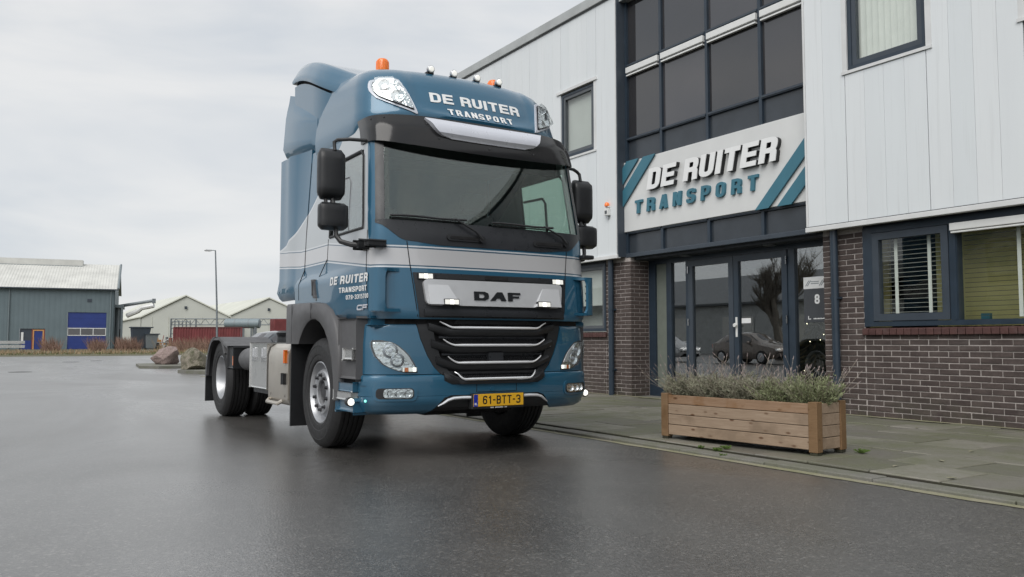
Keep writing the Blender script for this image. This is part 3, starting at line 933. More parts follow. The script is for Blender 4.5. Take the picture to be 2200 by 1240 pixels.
# small decorated tree in the lobby
ct = thing('christmas_tree', (11.0, 8.55, PZ), 'small dark christmas tree with tiny lights behind the entrance glass', 'tree')
random.seed(9)
m = MB()
for k in range(420):
    z = random.uniform(.35, 1.62); r = .44 * (1 - (z - .2) / 1.55) + .03; a = random.uniform(0, 2 * pi)
    x, y_ = 11.0 + cos(a) * r * .35, 8.55 + sin(a) * r * .35
    ex, ey, ez = 11.0 + cos(a) * r, 8.55 + sin(a) * r, z - .10
    px, py = -sin(a) * .028, cos(a) * .028
    m.add([(x, y_, z), (ex + px, ey + py, ez + .02), (ex * 1.0 + cos(a) * .03, ey + sin(a) * .03, ez - .01), (ex - px, ey - py, ez + .02)], [(0, 1, 2, 3)])
m.build('crown', 'tree_green', ct, fixn=False)
MB().tube([(11, 8.55, PZ), (11, 8.55, 1.6)], [.03, .008], 8).build('trunk', 'tree_green', ct)
for k in range(16):
    z = random.uniform(.4, 1.45); r = .46 * (1 - (z - .2) / 1.55) + .03; a = random.uniform(pi * .6, pi * 1.8)
    m = MB(); m.lathe([(.0, -.008), (.008, 0), (0, .008)], (11 + cos(a) * r, 8.55 + sin(a) * r, z - .06), 'z', 6); m.build('fairy_light', 'tiny_lamp', ct)

# alarm beacon on the left block
al = thing('alarm_beacon', (XU, 11.95, 3.33), 'small white alarm box with orange lamp on the cladding', 'alarm')
MB().bevbox(XU - .07, XU + .001, 11.89, 12.01, 3.34, 3.47, .008).build('housing', 'white_plastic', al)
MB().bevbox(XU - .05, XU - .001, 11.905, 11.995, 3.49, 3.52, .006).build('lamp_base', 'white_plastic', al)
m = MB(); m.lathe([(.045, 0), (.045, .03), (.038, .055), (.02, .07), (0, .074)], (XU - .045, 11.95, 3.515), 'z', 16); m.build('lamp_dome', 'orange_lens', al, smooth=True)
MB().box(XU - .075, XU - .0705, 11.92, 11.98, 3.37, 3.43).build('sounder_grille', 'frame_light', al)
MB().box(XU - .04, XU - .0, 11.94, 11.96, 3.28, 3.34).build('bracket', 'metal', al)

# ------------------------------------------------------------------ company sign
XS = 9.75
sg = thing('company_sign', (XS, 9.65, 3.01), 'long white board with raised DE RUITER TRANSPORT lettering and teal stripes', 'sign')
MB().bevbox(XS, XS + .075, 7.60, 11.70, 3.012, 4.29, .006).build('board', 'sign_board', sg)
sfr = lambda Y0, z0, dd: (lambda u, v, d: (XS - dd - d, Y0 - u, z0 + v))
for (ch, a), (ch2, b) in zip(text('DE RUITER', .365, .575, .205, .085, sfr(10.985, 3.672, -.002), .075, .22, xs=1.5), text('DE RUITER', .365, .575, .205, .085, sfr(10.985, 3.672, .0755), .012, .22, xs=1.5)):
    lo = b.build('letter', 'sign_white', sg)
    a.build('letter_side', 'sign_black', lo)
for ch, a in text('TRANSPORT', .238, .57, .20, .40, sfr(11.37, 3.305, -.002), .045, .10, xs=1.42): a.build('letter', 'sign_teal', sg)
def stripe(poly):
    m = MB(); m.prism(poly, lambda y, z, d: (XS - d, y, z), .012, .040); m.build('stripe', 'sign_teal', sg)
    cx_ = sum(p[0] for p in poly) / len(poly); cz_ = sum(p[1] for p in poly) / len(poly)
    m = MB(); m.prism([(p[0] + (cx_ - p[0]) * .06, p[1] + (cz_ - p[1]) * .06) for p in poly], lambda y, z, d: (XS - d, y, z), -.001, .0118); m.build('stripe_spacer', 'sign_black', sg)
stripe([(11.12, 4.295), (10.81, 4.295), (11.745, 3.42), (11.745, 3.71)])
stripe([(11.57, 4.295), (11.25, 4.295), (11.745, 3.83), (11.745, 4.13)])
stripe([(8.60, 3.0), (8.345, 3.0), (7.61, 3.72), (7.61, 3.98)])
stripe([(8.185, 3.0), (7.93, 3.0), (7.61, 3.31), (7.61, 3.57)])
# ------------------------------------------------------------------ truck materials
TX, TY = 3.915, 7.92
def m_paint(name, striped):
    t = NT(name)
    o = t.coord('Object')
    x, y, z = t.sep(o)
    blue = (0.018, 0.108, 0.190)
    col = blue
    if striped:
        Y = t.math('ADD', y, TY)
        rise = t.math('MULTIPLY', t.mapr(Y, 6.74, 7.8, 0, 1), 0.125)
        zl = t.math('ADD', rise, 1.682)
        rise2 = t.math('MULTIPLY', t.mapr(Y, 8.6, 9.35, 0, 1), 0.05)
        zl = t.math('ADD', zl, rise2)
        zu = t.math('ADD', zl, 0.162)
        dy = t.math('MAXIMUM', t.math('SUBTRACT', 9.3, Y), 0.0001)
        arc = t.math('ADD', t.math('MULTIPLY', t.math('POWER', dy, 1.52), 0.41), 2.03)
        gt = lambda a, b: t.math('GREATER_THAN', a, b)
        mul = lambda a, b: t.math('MULTIPLY', a, b)
        above = gt(z, zl)
        band = mul(above, gt(zu, z))
        pil = t.math('ADD', t.math('MULTIPLY', t.math('SUBTRACT', z, 2.0), 0.17), 6.80)
        side = mul(mul(above, gt(arc, z)), gt(Y, pil))
        top = gt(arc, t.math('SUBTRACT', z, 0.02))
        silver = t.math('MAXIMUM', band, side)
        col = t.mix(silver, blue, (0.56, 0.56, 0.57))
        # lighter tone above the belt line on the door
        upper = mul(side, gt(z, zu))
        col = t.mix(mul(upper, 0.55), col, (0.36, 0.41, 0.43))
        def line(zc, w, c, cc):
            d = t.math('ABSOLUTE', t.math('SUBTRACT', z, zc))
            return t.mix(gt(w, d), cc, c)
        col = line(t.math('SUBTRACT', zl, 0.010), 0.0065, (0.62, 0.64, 0.66), col)
        col = line(t.math('ADD', zl, 0.004), 0.0045, (0.05, 0.10, 0.15), col)
        col = line(t.math('ADD', zu, 0.010), 0.0065, (0.62, 0.64, 0.66), col)
        col = line(t.math('SUBTRACT', zu, 0.004), 0.0045, (0.05, 0.10, 0.15), col)
        d = t.math('ABSOLUTE', t.math('SUBTRACT', z, arc))
        col = t.mix(mul(gt(0.012, d), gt(Y, 7.95)), col, (0.62, 0.64, 0.66))
    n = t.noise(o, 260, 2)
    b = t.bsdf(col, t.mapr(n, 0.3, 0.7, 0.30, 0.36), 0.22, 0.5, None, 1.0, 0.015)
    MATS[name] = t.done(b)
m_paint('paint', False)
m_paint('paint_striped', True)
simple('fender_grey', (0.088, 0.088, 0.092), 0.5, var=0.05, vscale=4, bump=0.05, bscale=200)
simple('black_plastic', (0.017, 0.018, 0.020), 0.42, var=0.1, vscale=8)
simple('panel_dark', (0.026, 0.028, 0.032), 0.30, var=0.08)
simple('rubber', (0.016, 0.016, 0.017), 0.62, var=0.22, vscale=14, bump=0.12, bscale=90)
simple('void', (0.006, 0.006, 0.007), 0.9)
simple('chrome', (0.80, 0.81, 0.83), 0.10, metal=1.0, var=0.03)
simple('chrome_bright', (0.86, 0.87, 0.89), 0.2, metal=0.55, var=0.03)
simple('brushed', (0.66, 0.67, 0.685), 0.36, metal=0.45, var=0.015)
simple('alu', (0.66, 0.66, 0.65), 0.24, metal=0.9, var=0.08, vscale=3)
simple('alu_warm', (0.58, 0.54, 0.48), 0.36, metal=0.75, var=0.08, vscale=3)
simple('wheel_silver', (0.44, 0.45, 0.47), 0.38, metal=0.65, var=0.07)
simple('nut', (0.07, 0.07, 0.075), 0.4, metal=0.6)
simple('silver_white', (0.62, 0.64, 0.70), 0.30, metal=0.15, var=0.03)
simple('badge_black', (0.012, 0.013, 0.015), 0.3)
simple('plate_yellow', (0.72, 0.40, 0.020), 0.45, var=0.04)
simple('plate_blue', (0.010, 0.025, 0.30), 0.45)
simple('interior', (0.045, 0.047, 0.050), 0.75, var=0.1)
simple('interior_grey', (0.13, 0.135, 0.14), 0.8, var=0.08)
simple('seat_cloth', (0.035, 0.036, 0.042), 0.9, var=0.12, vscale=20)
simple('red_lens', (0.55, 0.03, 0.02), 0.2, coat=0.6)
simple('amber', (0.70, 0.16, 0.015), 0.2, coat=0.6)
simple('lamp_white', (0.9, 0.9, 0.88), 0.3, emis=(1.0, 0.98, 0.88), estr=0.8)
simple('lamp_soft', (0.85, 0.85, 0.82), 0.3, emis=(1.0, 0.97, 0.86), estr=0.22)
simple('green_dot', (0.3, 0.9, 0.8), 0.3, emis=(0.25, 1.0, 0.8), estr=0.8)
def m_reflector():
    t = NT('reflector')
    o = t.coord('Object')
    v = t.vor(o, 34)
    MATS['reflector'] = t.done(t.bsdf((0.78, 0.79, 0.80), 0.12, 0.95, 0.5, t.bump(v.outputs['Distance'], 0.26, 0.02)))
m_reflector()
glass('lens_glass', (0.93, 0.95, 0.95), 1.5)
glass('cab_glass', (0.78, 0.90, 0.85), 1.52, boost=0.045)
glass('door_window_glass', (0.85, 0.92, 0.88), 1.52, boost=0.16)
def m_visor():
    t = NT('smoked')
    MATS['smoked'] = t.done(t.bsdf((0.016, 0.016, 0.017), 0.16, 0, 0.4, None, 0.15, 0.05))
m_visor()

truck = thing('truck', (TX, TY, 0), 'blue cab-over tractor truck with silver stripe and DE RUITER lettering, standing by the kerb', 'truck')
def W(x, Y, z): return (TX + x, Y, z)

class Surf:
    """cab front seen from above is a superellipse per height: table rows z, front y, half width, corner depth, exponent"""
    def __init__(self, tab, mod=None): self.tab = tab; self.mod = mod
    def par(self, z): return interp(self.tab, z)
    def yc(self, z):
        yf, w, dep, n = self.par(z); return yf + dep
    def base(self, x, z):
        yf, w, dep, n = self.par(z)
        a = min(abs(x) / w, 1.0)
        q = max(0.0, 1 - a ** n) ** (1 / n)
        return yf + dep - dep * q
    def f(self, x, z, off=0.0):
        yf, w, dep, n = self.par(z)
        s = -1 if x < 0 else 1
        a = min(abs(x) / w, 0.99995); q = max(1e-6, (1 - a ** n)) ** (1 / n)
        y = yf + dep - dep * q
        nx = s * a ** (n - 1) / w; ny = -q ** (n - 1) / dep
        k = (self.par(z + .02)[0] - self.par(z - .02)[0]) / .04
        nz = k * abs(ny)
        N = Vector((nx, ny, nz)).normalized()
        if self.mod: y += self.mod(x, z)
        return (TX + s * a * w + N.x * off, y + N.y * off, z + N.z * off)
    def side(self, y, z, s, off=0.0):
        return (TX + s * (self.par(z)[1] + off + self.bulge(y, z)), y, z)
    def bulge(self, y, z): return 0.0
def band(S, z0, z1, xl, xr, off, thick, nz=10, nx=16, zcurve=None):
    """slab lying on the surface S between xl(z) and xr(z)"""
    A, B = [], []
    zs = lin(z0, z1, nz) if not isinstance(z0, list) else z0
    for z in zs:
        a = xl(z) if callable(xl) else xl; b = xr(z) if callable(xr) else xr
        ra, rb = [], []
        for x in lin(a, b, nx):
            zz = z + (zcurve(x, z) if zcurve else 0)
            ra.append(S.f(x, zz, off)); rb.append(S.f(x, zz, off - thick))
        A.append(ra); B.append(rb)
    return MB().solid(A, B)
def rnd_edges(x0, x1, z0, z1, r):
    """left/right edge functions of a rounded rectangle"""
    def inset(z):
        d = min(z - z0, z1 - z)
        if d >= r: return 0.0
        return r - sqrt(max(0, r * r - (r - d) ** 2))
    return (lambda z: x0 + inset(z)), (lambda z: x1 - inset(z))
def zrange(z0, z1, r, n=8, m=5):
    """heights denser in the rounded corners"""
    a = [z0 + r * (1 - cos(pi / 2 * k / m)) for k in range(m + 1)]
    b = [z1 - r * (1 - cos(pi / 2 * k / m)) for k in range(m, -1, -1)]
    return a + lin(z0 + r, z1 - r, n)[1:-1] + b
def sm(t):
    t = max(0.0, min(1.0, t)); return t * t * (3 - 2 * t)

CAB = Surf([(1.22, 6.515, 1.130, .32, 3.3), (1.27, 6.51, 1.145, .31, 3.4), (1.57, 6.545, 1.150, .31, 3.6), (1.655, 6.555, 1.150, .31, 3.6),
            (1.71, 6.560, 1.148, .31, 3.6), (1.95, 6.575, 1.140, .30, 3.8), (2.10, 6.600, 1.135, .28, 4.0), (2.85, 6.745, 1.090, .26, 4.0), (3.02, 6.78, 1.08, .26, 4.0)])
class CabSurf(Surf):
    def bulge(self, y, z):   # the lower door swells out over the wheel arch
        return .058 * sm((1.715 - z) / .10) * sm((y - 6.86) / .55) * sm((z - 1.20) / .08)
CAB.__class__ = CabSurf
CR = 8.60   # rear of the cab side panels
def shell(S, zs, ss, xns, hole, rear, skew=None):
    """closed-front shell; ss are fractions along the side from rear (0) to the corner (1)"""
    rows = []; kinds = []
    for z in zs:
        yc = S.yc(z); w = S.par(z)[1]
        r = []
        for s in ss: r.append(S.side(rear + (yc - rear) * s, z, -1))
        for a in xns: r.append(S.f(a * w, z))
        for s in ss[::-1]: r.append(S.side(rear + (yc - rear) * s, z, 1))
        if skew: r = [skew(p) for p in r]
        rows.append(r)
    cols = [('s', s, -1) for s in ss] + [('f', a, 0) for a in xns] + [('s', s, 1) for s in ss[::-1]]
    m = MB(); nv = len(cols)
    m.v = [p for r in rows for p in r]
    for i in range(len(zs) - 1):
        for j in range(nv - 1):
            c0, c1 = cols[j], cols[j + 1]
            if hole and hole(c0, c1, (zs[i] + zs[i + 1]) / 2): continue
            m.f.append((i * nv + j, i * nv + j + 1, (i + 1) * nv + j + 1, (i + 1) * nv + j))
    return m
HX = [0, .12, .26, .40, .54, .66, .76, .84, .90, .94, .962, .98, .992, .998]
xns = [-a for a in HX[:0:-1]] + HX
xns = [-0.9999] + xns + [0.9999]
ss = [0, .14, .28, .40, .475, .49, .6, .7, .8, .9, .955, .985]
zs = [1.22, 1.235, 1.27, 1.34, 1.42, 1.5, 1.57, 1.61, 1.655, 1.685, 1.71, 1.78, 1.86, 1.95, 2.0, 2.03, 2.06, 2.10, 2.2, 2.35, 2.5, 2.65, 2.76, 2.80, 2.86, 2.94, 3.0]
def cab_hole(c0, c1, z):
    if c0[0] == 'f' and c1[0] == 'f' and 2.06 < z < 2.86 and abs((c0[1] + c1[1]) / 2) < .962: return True
    if c0[0] == 's' and c1[0] == 's' and 2.03 < z < 2.76:
        mid = (c0[1] + c1[1]) / 2
        return .49 < mid < .985
    return False
cab = shell(CAB, zs, ss, xns, cab_hole, CR).build('cab', 'paint_striped', truck, smooth=True, angle=40)
# cab floor, back wall and lining
MB().box(TX - 1.12, TX + 1.12, 6.92, 8.58, 1.24, 1.30).build('cab_floor', 'interior', cab)
MB().box(TX - 1.07, TX + 1.07, 8.50, 8.56, 1.30, 2.98).build('cab_back_wall', 'interior_grey', cab)
MB().box(TX - 1.05, TX + 1.05, 6.95, 8.50, 2.93, 2.96).build('headlining', 'interior_grey', cab)
m = MB()
m.grid([[W(x, 6.70 + .20 * abs(x / 1.1) ** 4 + dy, z) for x in lin(-1.06, 1.06, 13)] for dy, z in ((0, 1.35), (0, 2.02), (.10, 2.09), (.32, 2.10), (.42, 2.02), (.44, 1.7))])
m.build('dashboard', 'interior', cab, smooth=True)
for s in (-1, 1):   # inner door and post lining
    MB().box(TX + s * 1.09 - .012, TX + s * 1.09 + .012, 7.0, 8.5, 1.3, 2.02).build('door_lining', 'interior_grey', cab)
def seat(x):
    m = MB()
    m.bevbox(TX + x - .26, TX + x + .26, 7.45, 7.98, 1.62, 1.80, .06)
    m.bevbox(TX + x - .25, TX + x + .25, 7.90, 8.06, 1.75, 2.42, .06)
    m.bevbox(TX + x - .15, TX + x + .15, 7.93, 8.05, 2.45, 2.66, .05)
    m.bevbox(TX + x - .2, TX + x + .2, 7.5, 7.95, 1.30, 1.62, .03)
    return m.build('seat', 'seat_cloth', cab, smooth=True)
seat(-.58); seat(.58)
m = MB(); cw_ = Vector(W(.58, 7.10, 2.08)); pts = []
for k in range(28):
    a = 2 * pi * k / 28
    pts.append(cw_ + Vector((.22 * cos(a), .22 * sin(a) * .75, .22 * sin(a) * .66)))
m.tube(pts, .017, 8, closed=True)
m.tube([cw_ + Vector((-.2, 0, 0)), cw_ + Vector((.2, 0, 0))], .016, 6); m.tube([cw_, cw_ + Vector((0, .0, -.3))], .03, 8)
m.build('steering_wheel', 'black_plastic', cab, smooth=True)
# glass: windscreen, side windows
wsx = lambda z: .968 * CAB.par(z)[1]
band(CAB, 2.06, 2.86, lambda z: -wsx(z), wsx, -.004, .006, 12, 40).build('windscreen', 'cab_glass', truck, smooth=True)
for s in (-1, 1):   # black border printed on both edges of the glass
    A = []
    for z in lin(2.055, 2.86, 10): A.append([CAB.f(s * (wsx(z) + .004 - q), z, .003) for q in (0, .012, .024, .042, .066)])
    MB().grid(A).build('windscreen_border', 'panel_dark', truck, smooth=True)
for s in (-1, 1):
    A, B = [], []
    for z in lin(2.03, 2.76, 6):
        yc = CAB.yc(z)
        y0 = CR + (yc - CR) * .49; y1 = CR + (yc - CR) * .985
        A.append([CAB.side(y, z, s, -.008) for y in lin(y0, y1, 6)]); B.append([CAB.side(y, z, s, -.013) for y in lin(y0, y1, 6)])
    MB().solid(A, B).build('door_window', 'door_window_glass', truck)
    fmx = MB()
    def edge(z, t): 
        yc = CAB.yc(z); return CR + (yc - CR) * (.49 + (.985 - .49) * t)
    loop = [CAB.side(edge(2.032, t), 2.032, s, .002) for t in lin(0, 1, 6)] + [CAB.side(edge(z, 1), z, s, .002) for z in lin(2.1, 2.70, 5)] + [CAB.side(edge(2.755, t), 2.755, s, .002) for t in lin(.94, 0, 6)] + [CAB.side(edge(z, 0), z, s, .002) for z in lin(2.7, 2.1, 5)]
    fmx.tube(loop, .013, 6, closed=True)
    fmx.build('window_seal', 'black_plastic', truck, smooth=True)
    # dividing bar of the sliding light
    fmx = MB(); fmx.tube([CAB.side(7.30, 2.04, s, -.02), CAB.side(7.31, 2.5, s, -.02), CAB.side(7.36, 2.56, s, -.02), CAB.side(7.72, 2.57, s, -.02)], .014, 8)
    fmx.build('window_bar', 'black_plastic', truck, smooth=True)
# sun blind and clutter behind the glass
MB().box(TX - 1.0, TX + 1.0, 6.98, 7.0, 2.72, 2.92).build('sun_blind', 'void', cab)
m = MB(); m.bevbox(TX - 1.0, TX - .86, 6.98, 7.12, 2.50, 2.68, .03); m.build('inner_mirror', 'black_plastic', cab)
# black panel under the windscreen with air slots
def low(x): 
    a = abs(x)
    return 1.877 + .03 * sm((a - .5) / .4) + .15 * sm((a - .86) / .26) 
A, B = [], []
for t in lin(0, 1, 7):
    ra, rb = [], []
    for x in lin(-1.105, 1.105, 49):
        z = low(x) + (2.085 - low(x)) * t
        ra.append(CAB.f(x, z, .005)); rb.append(CAB.f(x, z, -.004))
    A.append(ra); B.append(rb)
scut = MB().solid(A, B).build('scuttle_panel', 'panel_dark', truck, smooth=True)
for xc in (-.30, .62):
    l, r = rnd_edges(xc - .18, xc + .18, 1.925, 1.985, .03)
    band(CAB, zrange(1.925, 1.985, .03, 4, 4), 0, l, r, .018, .016, nx=12).build('air_slot', 'black_plastic', scut, smooth=True)
    l, r = rnd_edges(xc - .15, xc + .15, 1.94, 1.965, .012)
    band(CAB, zrange(1.94, 1.965, .012, 3, 3), 0, l, r, .022, .006, nx=12).build('air_slot_opening', 'void', scut)
# wipers
def wiper(xp, zp, xe, xk):
    m = MB()
    p = [CAB.f(xp, zp, .03), CAB.f(xp - .07, zp + .06, .05), CAB.f(xk, 2.115, .045)]
    m.tube(p, [.016, .011, .008], 8)
    m.lathe([(.03, -.02), (.03, .02)], CAB.f(xp, zp, .02), 'y', 12, True, True)
    o = m.build('wiper', 'black_plastic', truck, smooth=True)
    m = MB(); pts = [CAB.f(x, 2.112 + .004 * sin(k), .034) for k, x in enumerate(lin(xe, xk + .12, 8))]
    m.tube(pts, .011, 6)
    pts = [CAB.f(x, 2.094, .02) for x in lin(xe + .01, xk + .1, 8)]
    m.tube(pts, .006, 6)
    m.build('wiper_blade', 'black_plastic', o, smooth=True)
wiper(-.13, 1.95, -.995, -.40); wiper(.83, 1.97, -.01, .56)
# panel gaps
def gap(name, pts, r=.0045): 
    MB().tube(pts, r, 6).build(name, 'void', truck)
for s in (-1, 1):
    gap('panel_gap', [CAB.f(s * (.775 + (.858 - .775) * (z - 1.24) / (1.92 - 1.24)), z, -.001) for z in lin(1.24, 1.90, 9)])
    gap('panel_gap', [CAB.f(s * .999 * CAB.par(z)[1], z, -.001) for z in lin(1.24, 2.0, 10)])
    gap('panel_gap', [CAB.side(7.80, z, s, -.001) for z in (1.83, 2.02)] )
    gap('panel_gap', [CAB.side(7.80, 1.83, s, -.001), CAB.side(7.92, 1.66, s, -.001), CAB.side(7.93, 1.42, s, 0)])
    gap('panel_gap', [CAB.side(8.48, z, s, -.001) for z in lin(1.45, 2.9, 10)])
# corner air deflectors
for s in (-1, 1):
    A, B = [], []
    for z in zrange(1.285, 1.655, .07, 5, 4):
        e = min(z - 1.285, 1.655 - z); b_ = .05 * (1 - sm(e / .07))
        ra, rb = [], []
        for k, (x, y) in enumerate([(1.078 - b_ * .5, 6.546 + b_ * .2), (1.115, 6.553), (1.150, 6.572), (1.175, 6.604), (1.188, 6.645)]):
            ra.append(W(s * x, y, z)); rb.append(W(s * (x - .012), y + .022, z))
        A.append(ra); B.append(rb)
    d = MB().solid(A, B).build('corner_deflector', 'paint', truck, smooth=True)
    for z in (1.642, 1.292):
        m = MB(); A, B = [], []
        for x, y in ((.93, CAB.base(.93, z) - .008), (1.0, CAB.base(1.0, z) - .026), (1.07, 6.556), (1.12, 6.566), (1.15, 6.585)):
            A.append([W(s * x, y, z - .014), W(s * x, y, z + .014)]); B.append([W(s * x, y + .10, z - .014), W(s * x, y + .10, z + .014)])
        m.solid(A, B); m.build('deflector_arm', 'paint', d, smooth=True)
    for z in (1.365, 1.43, 1.50, 1.57):
        MB().box(TX + s * 1.10, TX + s * 1.172, 6.605, 6.625, z - .009, z + .009).build('deflector_rib', 'black_plastic', d)
    MB().grid([[CAB.f(s * x, z, .003) for x in (.975, 1.02, 1.06, 1.09, 1.11)] for z in lin(1.315, 1.62, 5)]).build('deflector_recess', 'paint', d)

# ---- upper grille: dark surround, silver badge panel, LED bars
def gr(z): return .775 + (.858 - .775) * (z - 1.24) / .68 - .012
band(CAB, 1.235, 1.625, lambda z: -gr(z), gr, .010, .008, 10, 30).build('upper_grille', 'panel_dark', truck, smooth=True)
l, r = rnd_edges(-.735, .735, 1.335, 1.562, .045)
bp = band(CAB, zrange(1.335, 1.562, .045), 0, lambda z: l(z) + .03 * (1.562 - z) / .227, lambda z: r(z) - .03 * (1.562 - z) / .227, .045, .034, nx=36).build('badge_panel', 'brushed', truck, smooth=True)
for s in (-1, 1):   # raised facets at both ends
    A, B = [], []
    for z in lin(1.34, 1.515, 5):
        t = (z - 1.34) / .175
        xa, xb = .40 + .10 * t, .69
        A.append([CAB.f(s * x, z, .074 - .028 * t) for x in lin(xa, xb, 6)]); B.append([CAB.f(s * x, z, .044) for x in lin(xa, xb, 6)])
    MB().solid(A, B).build('badge_panel_facet', 'brushed', bp, smooth=True)
frd = lambda u, v, d: CAB.f(u, 1.388 + v, .046 + d)
def daf(ch, poly, hole=None):
    m = MB()
    if hole:
        n = len(poly); A = [frd(u, v, .008) for u, v in poly]; B = [frd(u, v, .008) for u, v in hole]
        A0 = [frd(u, v, 0) for u, v in poly]; B0 = [frd(u, v, 0) for u, v in hole]
        m.grid([A0, A, B, B0], closed_v=True)
    else: m.prism(poly, frd, 0, .008)
    m.build('badge_letter', 'badge_black', bp)
hL = .078
daf('D', [(-.25, 0), (-.25, hL), (-.14, hL), (-.105, hL * .82), (-.098, hL * .5), (-.105, hL * .18), (-.14, 0)], [(-.20, hL * .26), (-.20, hL * .74), (-.16, hL * .74), (-.148, hL * .64), (-.144, hL * .5), (-.148, hL * .36), (-.16, hL * .26)])
daf('A', [(-.085, 0), (-.01, hL), (.045, hL), (.085, 0), (.03, 0), (.022, hL * .26), (-.012, hL * .26), (.012, hL * .66), (-.032, 0)])
daf('F', [(.105, 0), (.105, hL), (.24, hL), (.24, hL * .76), (.155, hL * .76), (.155, hL * .58), (.225, hL * .58), (.225, hL * .36), (.155, hL * .36), (.155, 0)])
for s in (-1, 1):
    for (xa, xb, z0, z1, of) in ((.635, .765, 1.567, 1.615, .03), (.42, .555, 1.338, 1.385, .078)):
        if s < 0: xa2, xb2 = -xb, -xa
        else: xa2, xb2 = xa, xb
        fo = band(CAB, z0 - .004, z1 + .004, xa2 - .004, xb2 + .004, of, .04, 3, 6).build('daylight_lamp', 'black_plastic', truck)
        for k in range(3):
            a = xa2 + (xb2 - xa2) * k / 3 + .002; b = xa2 + (xb2 - xa2) * (k + 1) / 3 - .002
            band(CAB, z0 + .003, z1 - .003, a, b, of + .003, .004, 3, 3).build('lamp_cell', 'lamp_white' if k == 1 else 'lamp_soft', fo)
l, r = rnd_edges(-.72, .72, 1.575, 1.61, .012)
band(CAB, 1.575, 1.612, -.60, .60, .022, .012, 3, 24).build('grille_trim', 'black_plastic', truck, smooth=True)
band(CAB, 1.58, 1.612, -.11, .13, .030, .01, 3, 6).build('sensor_window', 'void', truck)
band(CAB, 1.25, 1.305, -.72, .72, .03, .03, 4, 30).build('grille_trim', 'panel_dark', truck, smooth=True)

# ---- bumper
BMP = Surf([(.395, 6.60, 1.13, .32, 2.6), (.42, 6.555, 1.16, .34, 2.6), (.50, 6.505, 1.19, .36, 2.6), (.60, 6.50, 1.195, .36, 2.6), (.70, 6.50, 1.195, .36, 2.6), (.725, 6.505, 1.19, .36, 2.6), (.738, 6.528, 1.18, .35, 2.6), (1.0, 6.53, 1.18, .35, 2.6), (1.15, 6.535, 1.17, .35, 2.6), (1.18, 6.55, 1.16, .34, 2.6)])
UT = [(.645, .0), (.65, .22), (.66, .33), (.68, .42), (.705, .485), (.735, .545), (.80, .61), (.90, .672), (1.05, .735), (1.18, .768)]
def U(z): return interp(UT, z) if z > .645 else 0
VT = [(.395, .66), (.44, .60), (.47, .575), (.50, .555), (.535, .52), (.552, .46), (.556, .0)]
def V(z): return interp(VT, z)
def bside(z0, z1, inner, s, nz=14, nx=22, off=0., thick=.03, name='bumper_corner', mat='paint'):
    zz = z0 if isinstance(z0, list) else lin(z0, z1, nz)
    A, B = [], []
    for z in zz:
        w = BMP.par(z)[1]; a = inner(z)
        # denser towards the corner
        xs = [a + (w * .9995 - a) * (1 - (1 - t) ** 1.8) for t in lin(0, 1, nx)]
        ra = [BMP.f(s * x, z, off) for x in xs]; rb = [BMP.f(s * x, z, off - thick) for x in xs]
        A.append(ra); B.append(rb)
    return MB().solid(A, B).build(name, mat, truck, smooth=True, angle=30)
for s in (-1, 1):
    bside([.742, .76, .80, .85, .9, .95, 1.0, 1.05, 1.10, 1.14, 1.16, 1.175], 0, U, s)
# lower bumper, one piece with the U-shaped cut at the top and a cut-out for the plate
for s in (-1, 1):
    bside([.395, .405, .42, .44, .47, .50, .535, .552], 0, V, s, name='bumper_lower')
    bside([.645, .65, .66, .68, .705, .725, .735], 0, U, s, name='bumper_lower')
band(BMP, .554, .6455, -1.1945, 1.1945, 0, .03, 6, 60).build('bumper_lower', 'paint', truck, smooth=True)
for s in (-1, 1):   # small lid lines
    gap('panel_gap', [BMP.f(s * .21, z, .001) for z in (.575, .60, .644)], .003)
gap('panel_gap', [BMP.f(x, .575, .001) for x in lin(-.20, .20, 9)], .003)
# black lower grille body
band(BMP, .62, 1.25, lambda z: -(max(U(min(z, 1.18)), .02) + .03), lambda z: max(U(min(z, 1.18)), .02) + .03, -.045, .02, 20, 30).build('grille_back', 'void', truck)
for s in (-1, 1):   # dark side flanks of the grille
    fl = band(BMP, [.70, .75, .8, .85, .9, .95, 1.0, 1.05, 1.1, 1.15, 1.2, 1.235], 0, (lambda z: -U(min(z, 1.18)) + .006) if s < 0 else (lambda z: U(min(z, 1.18)) - .10 - .1 * (z - .7)), (lambda z: -U(min(z, 1.18)) + .10 + .1 * (z - .7)) if s < 0 else (lambda z: U(min(z, 1.18)) - .006), -.006, .04, nx=6).build('grille_flank', 'black_plastic', truck, smooth=True)
band(BMP, [.646, .655, .67, .69], 0, lambda z: -U(z) - .0, lambda z: U(z), -.004, .04, nx=30).build('grille_chin', 'black_plastic', truck, smooth=True)
band(BMP, 1.185, 1.24, -.78, .78, -.01, .05, 4, 30).build('grille_brow', 'black_plastic', truck, smooth=True)
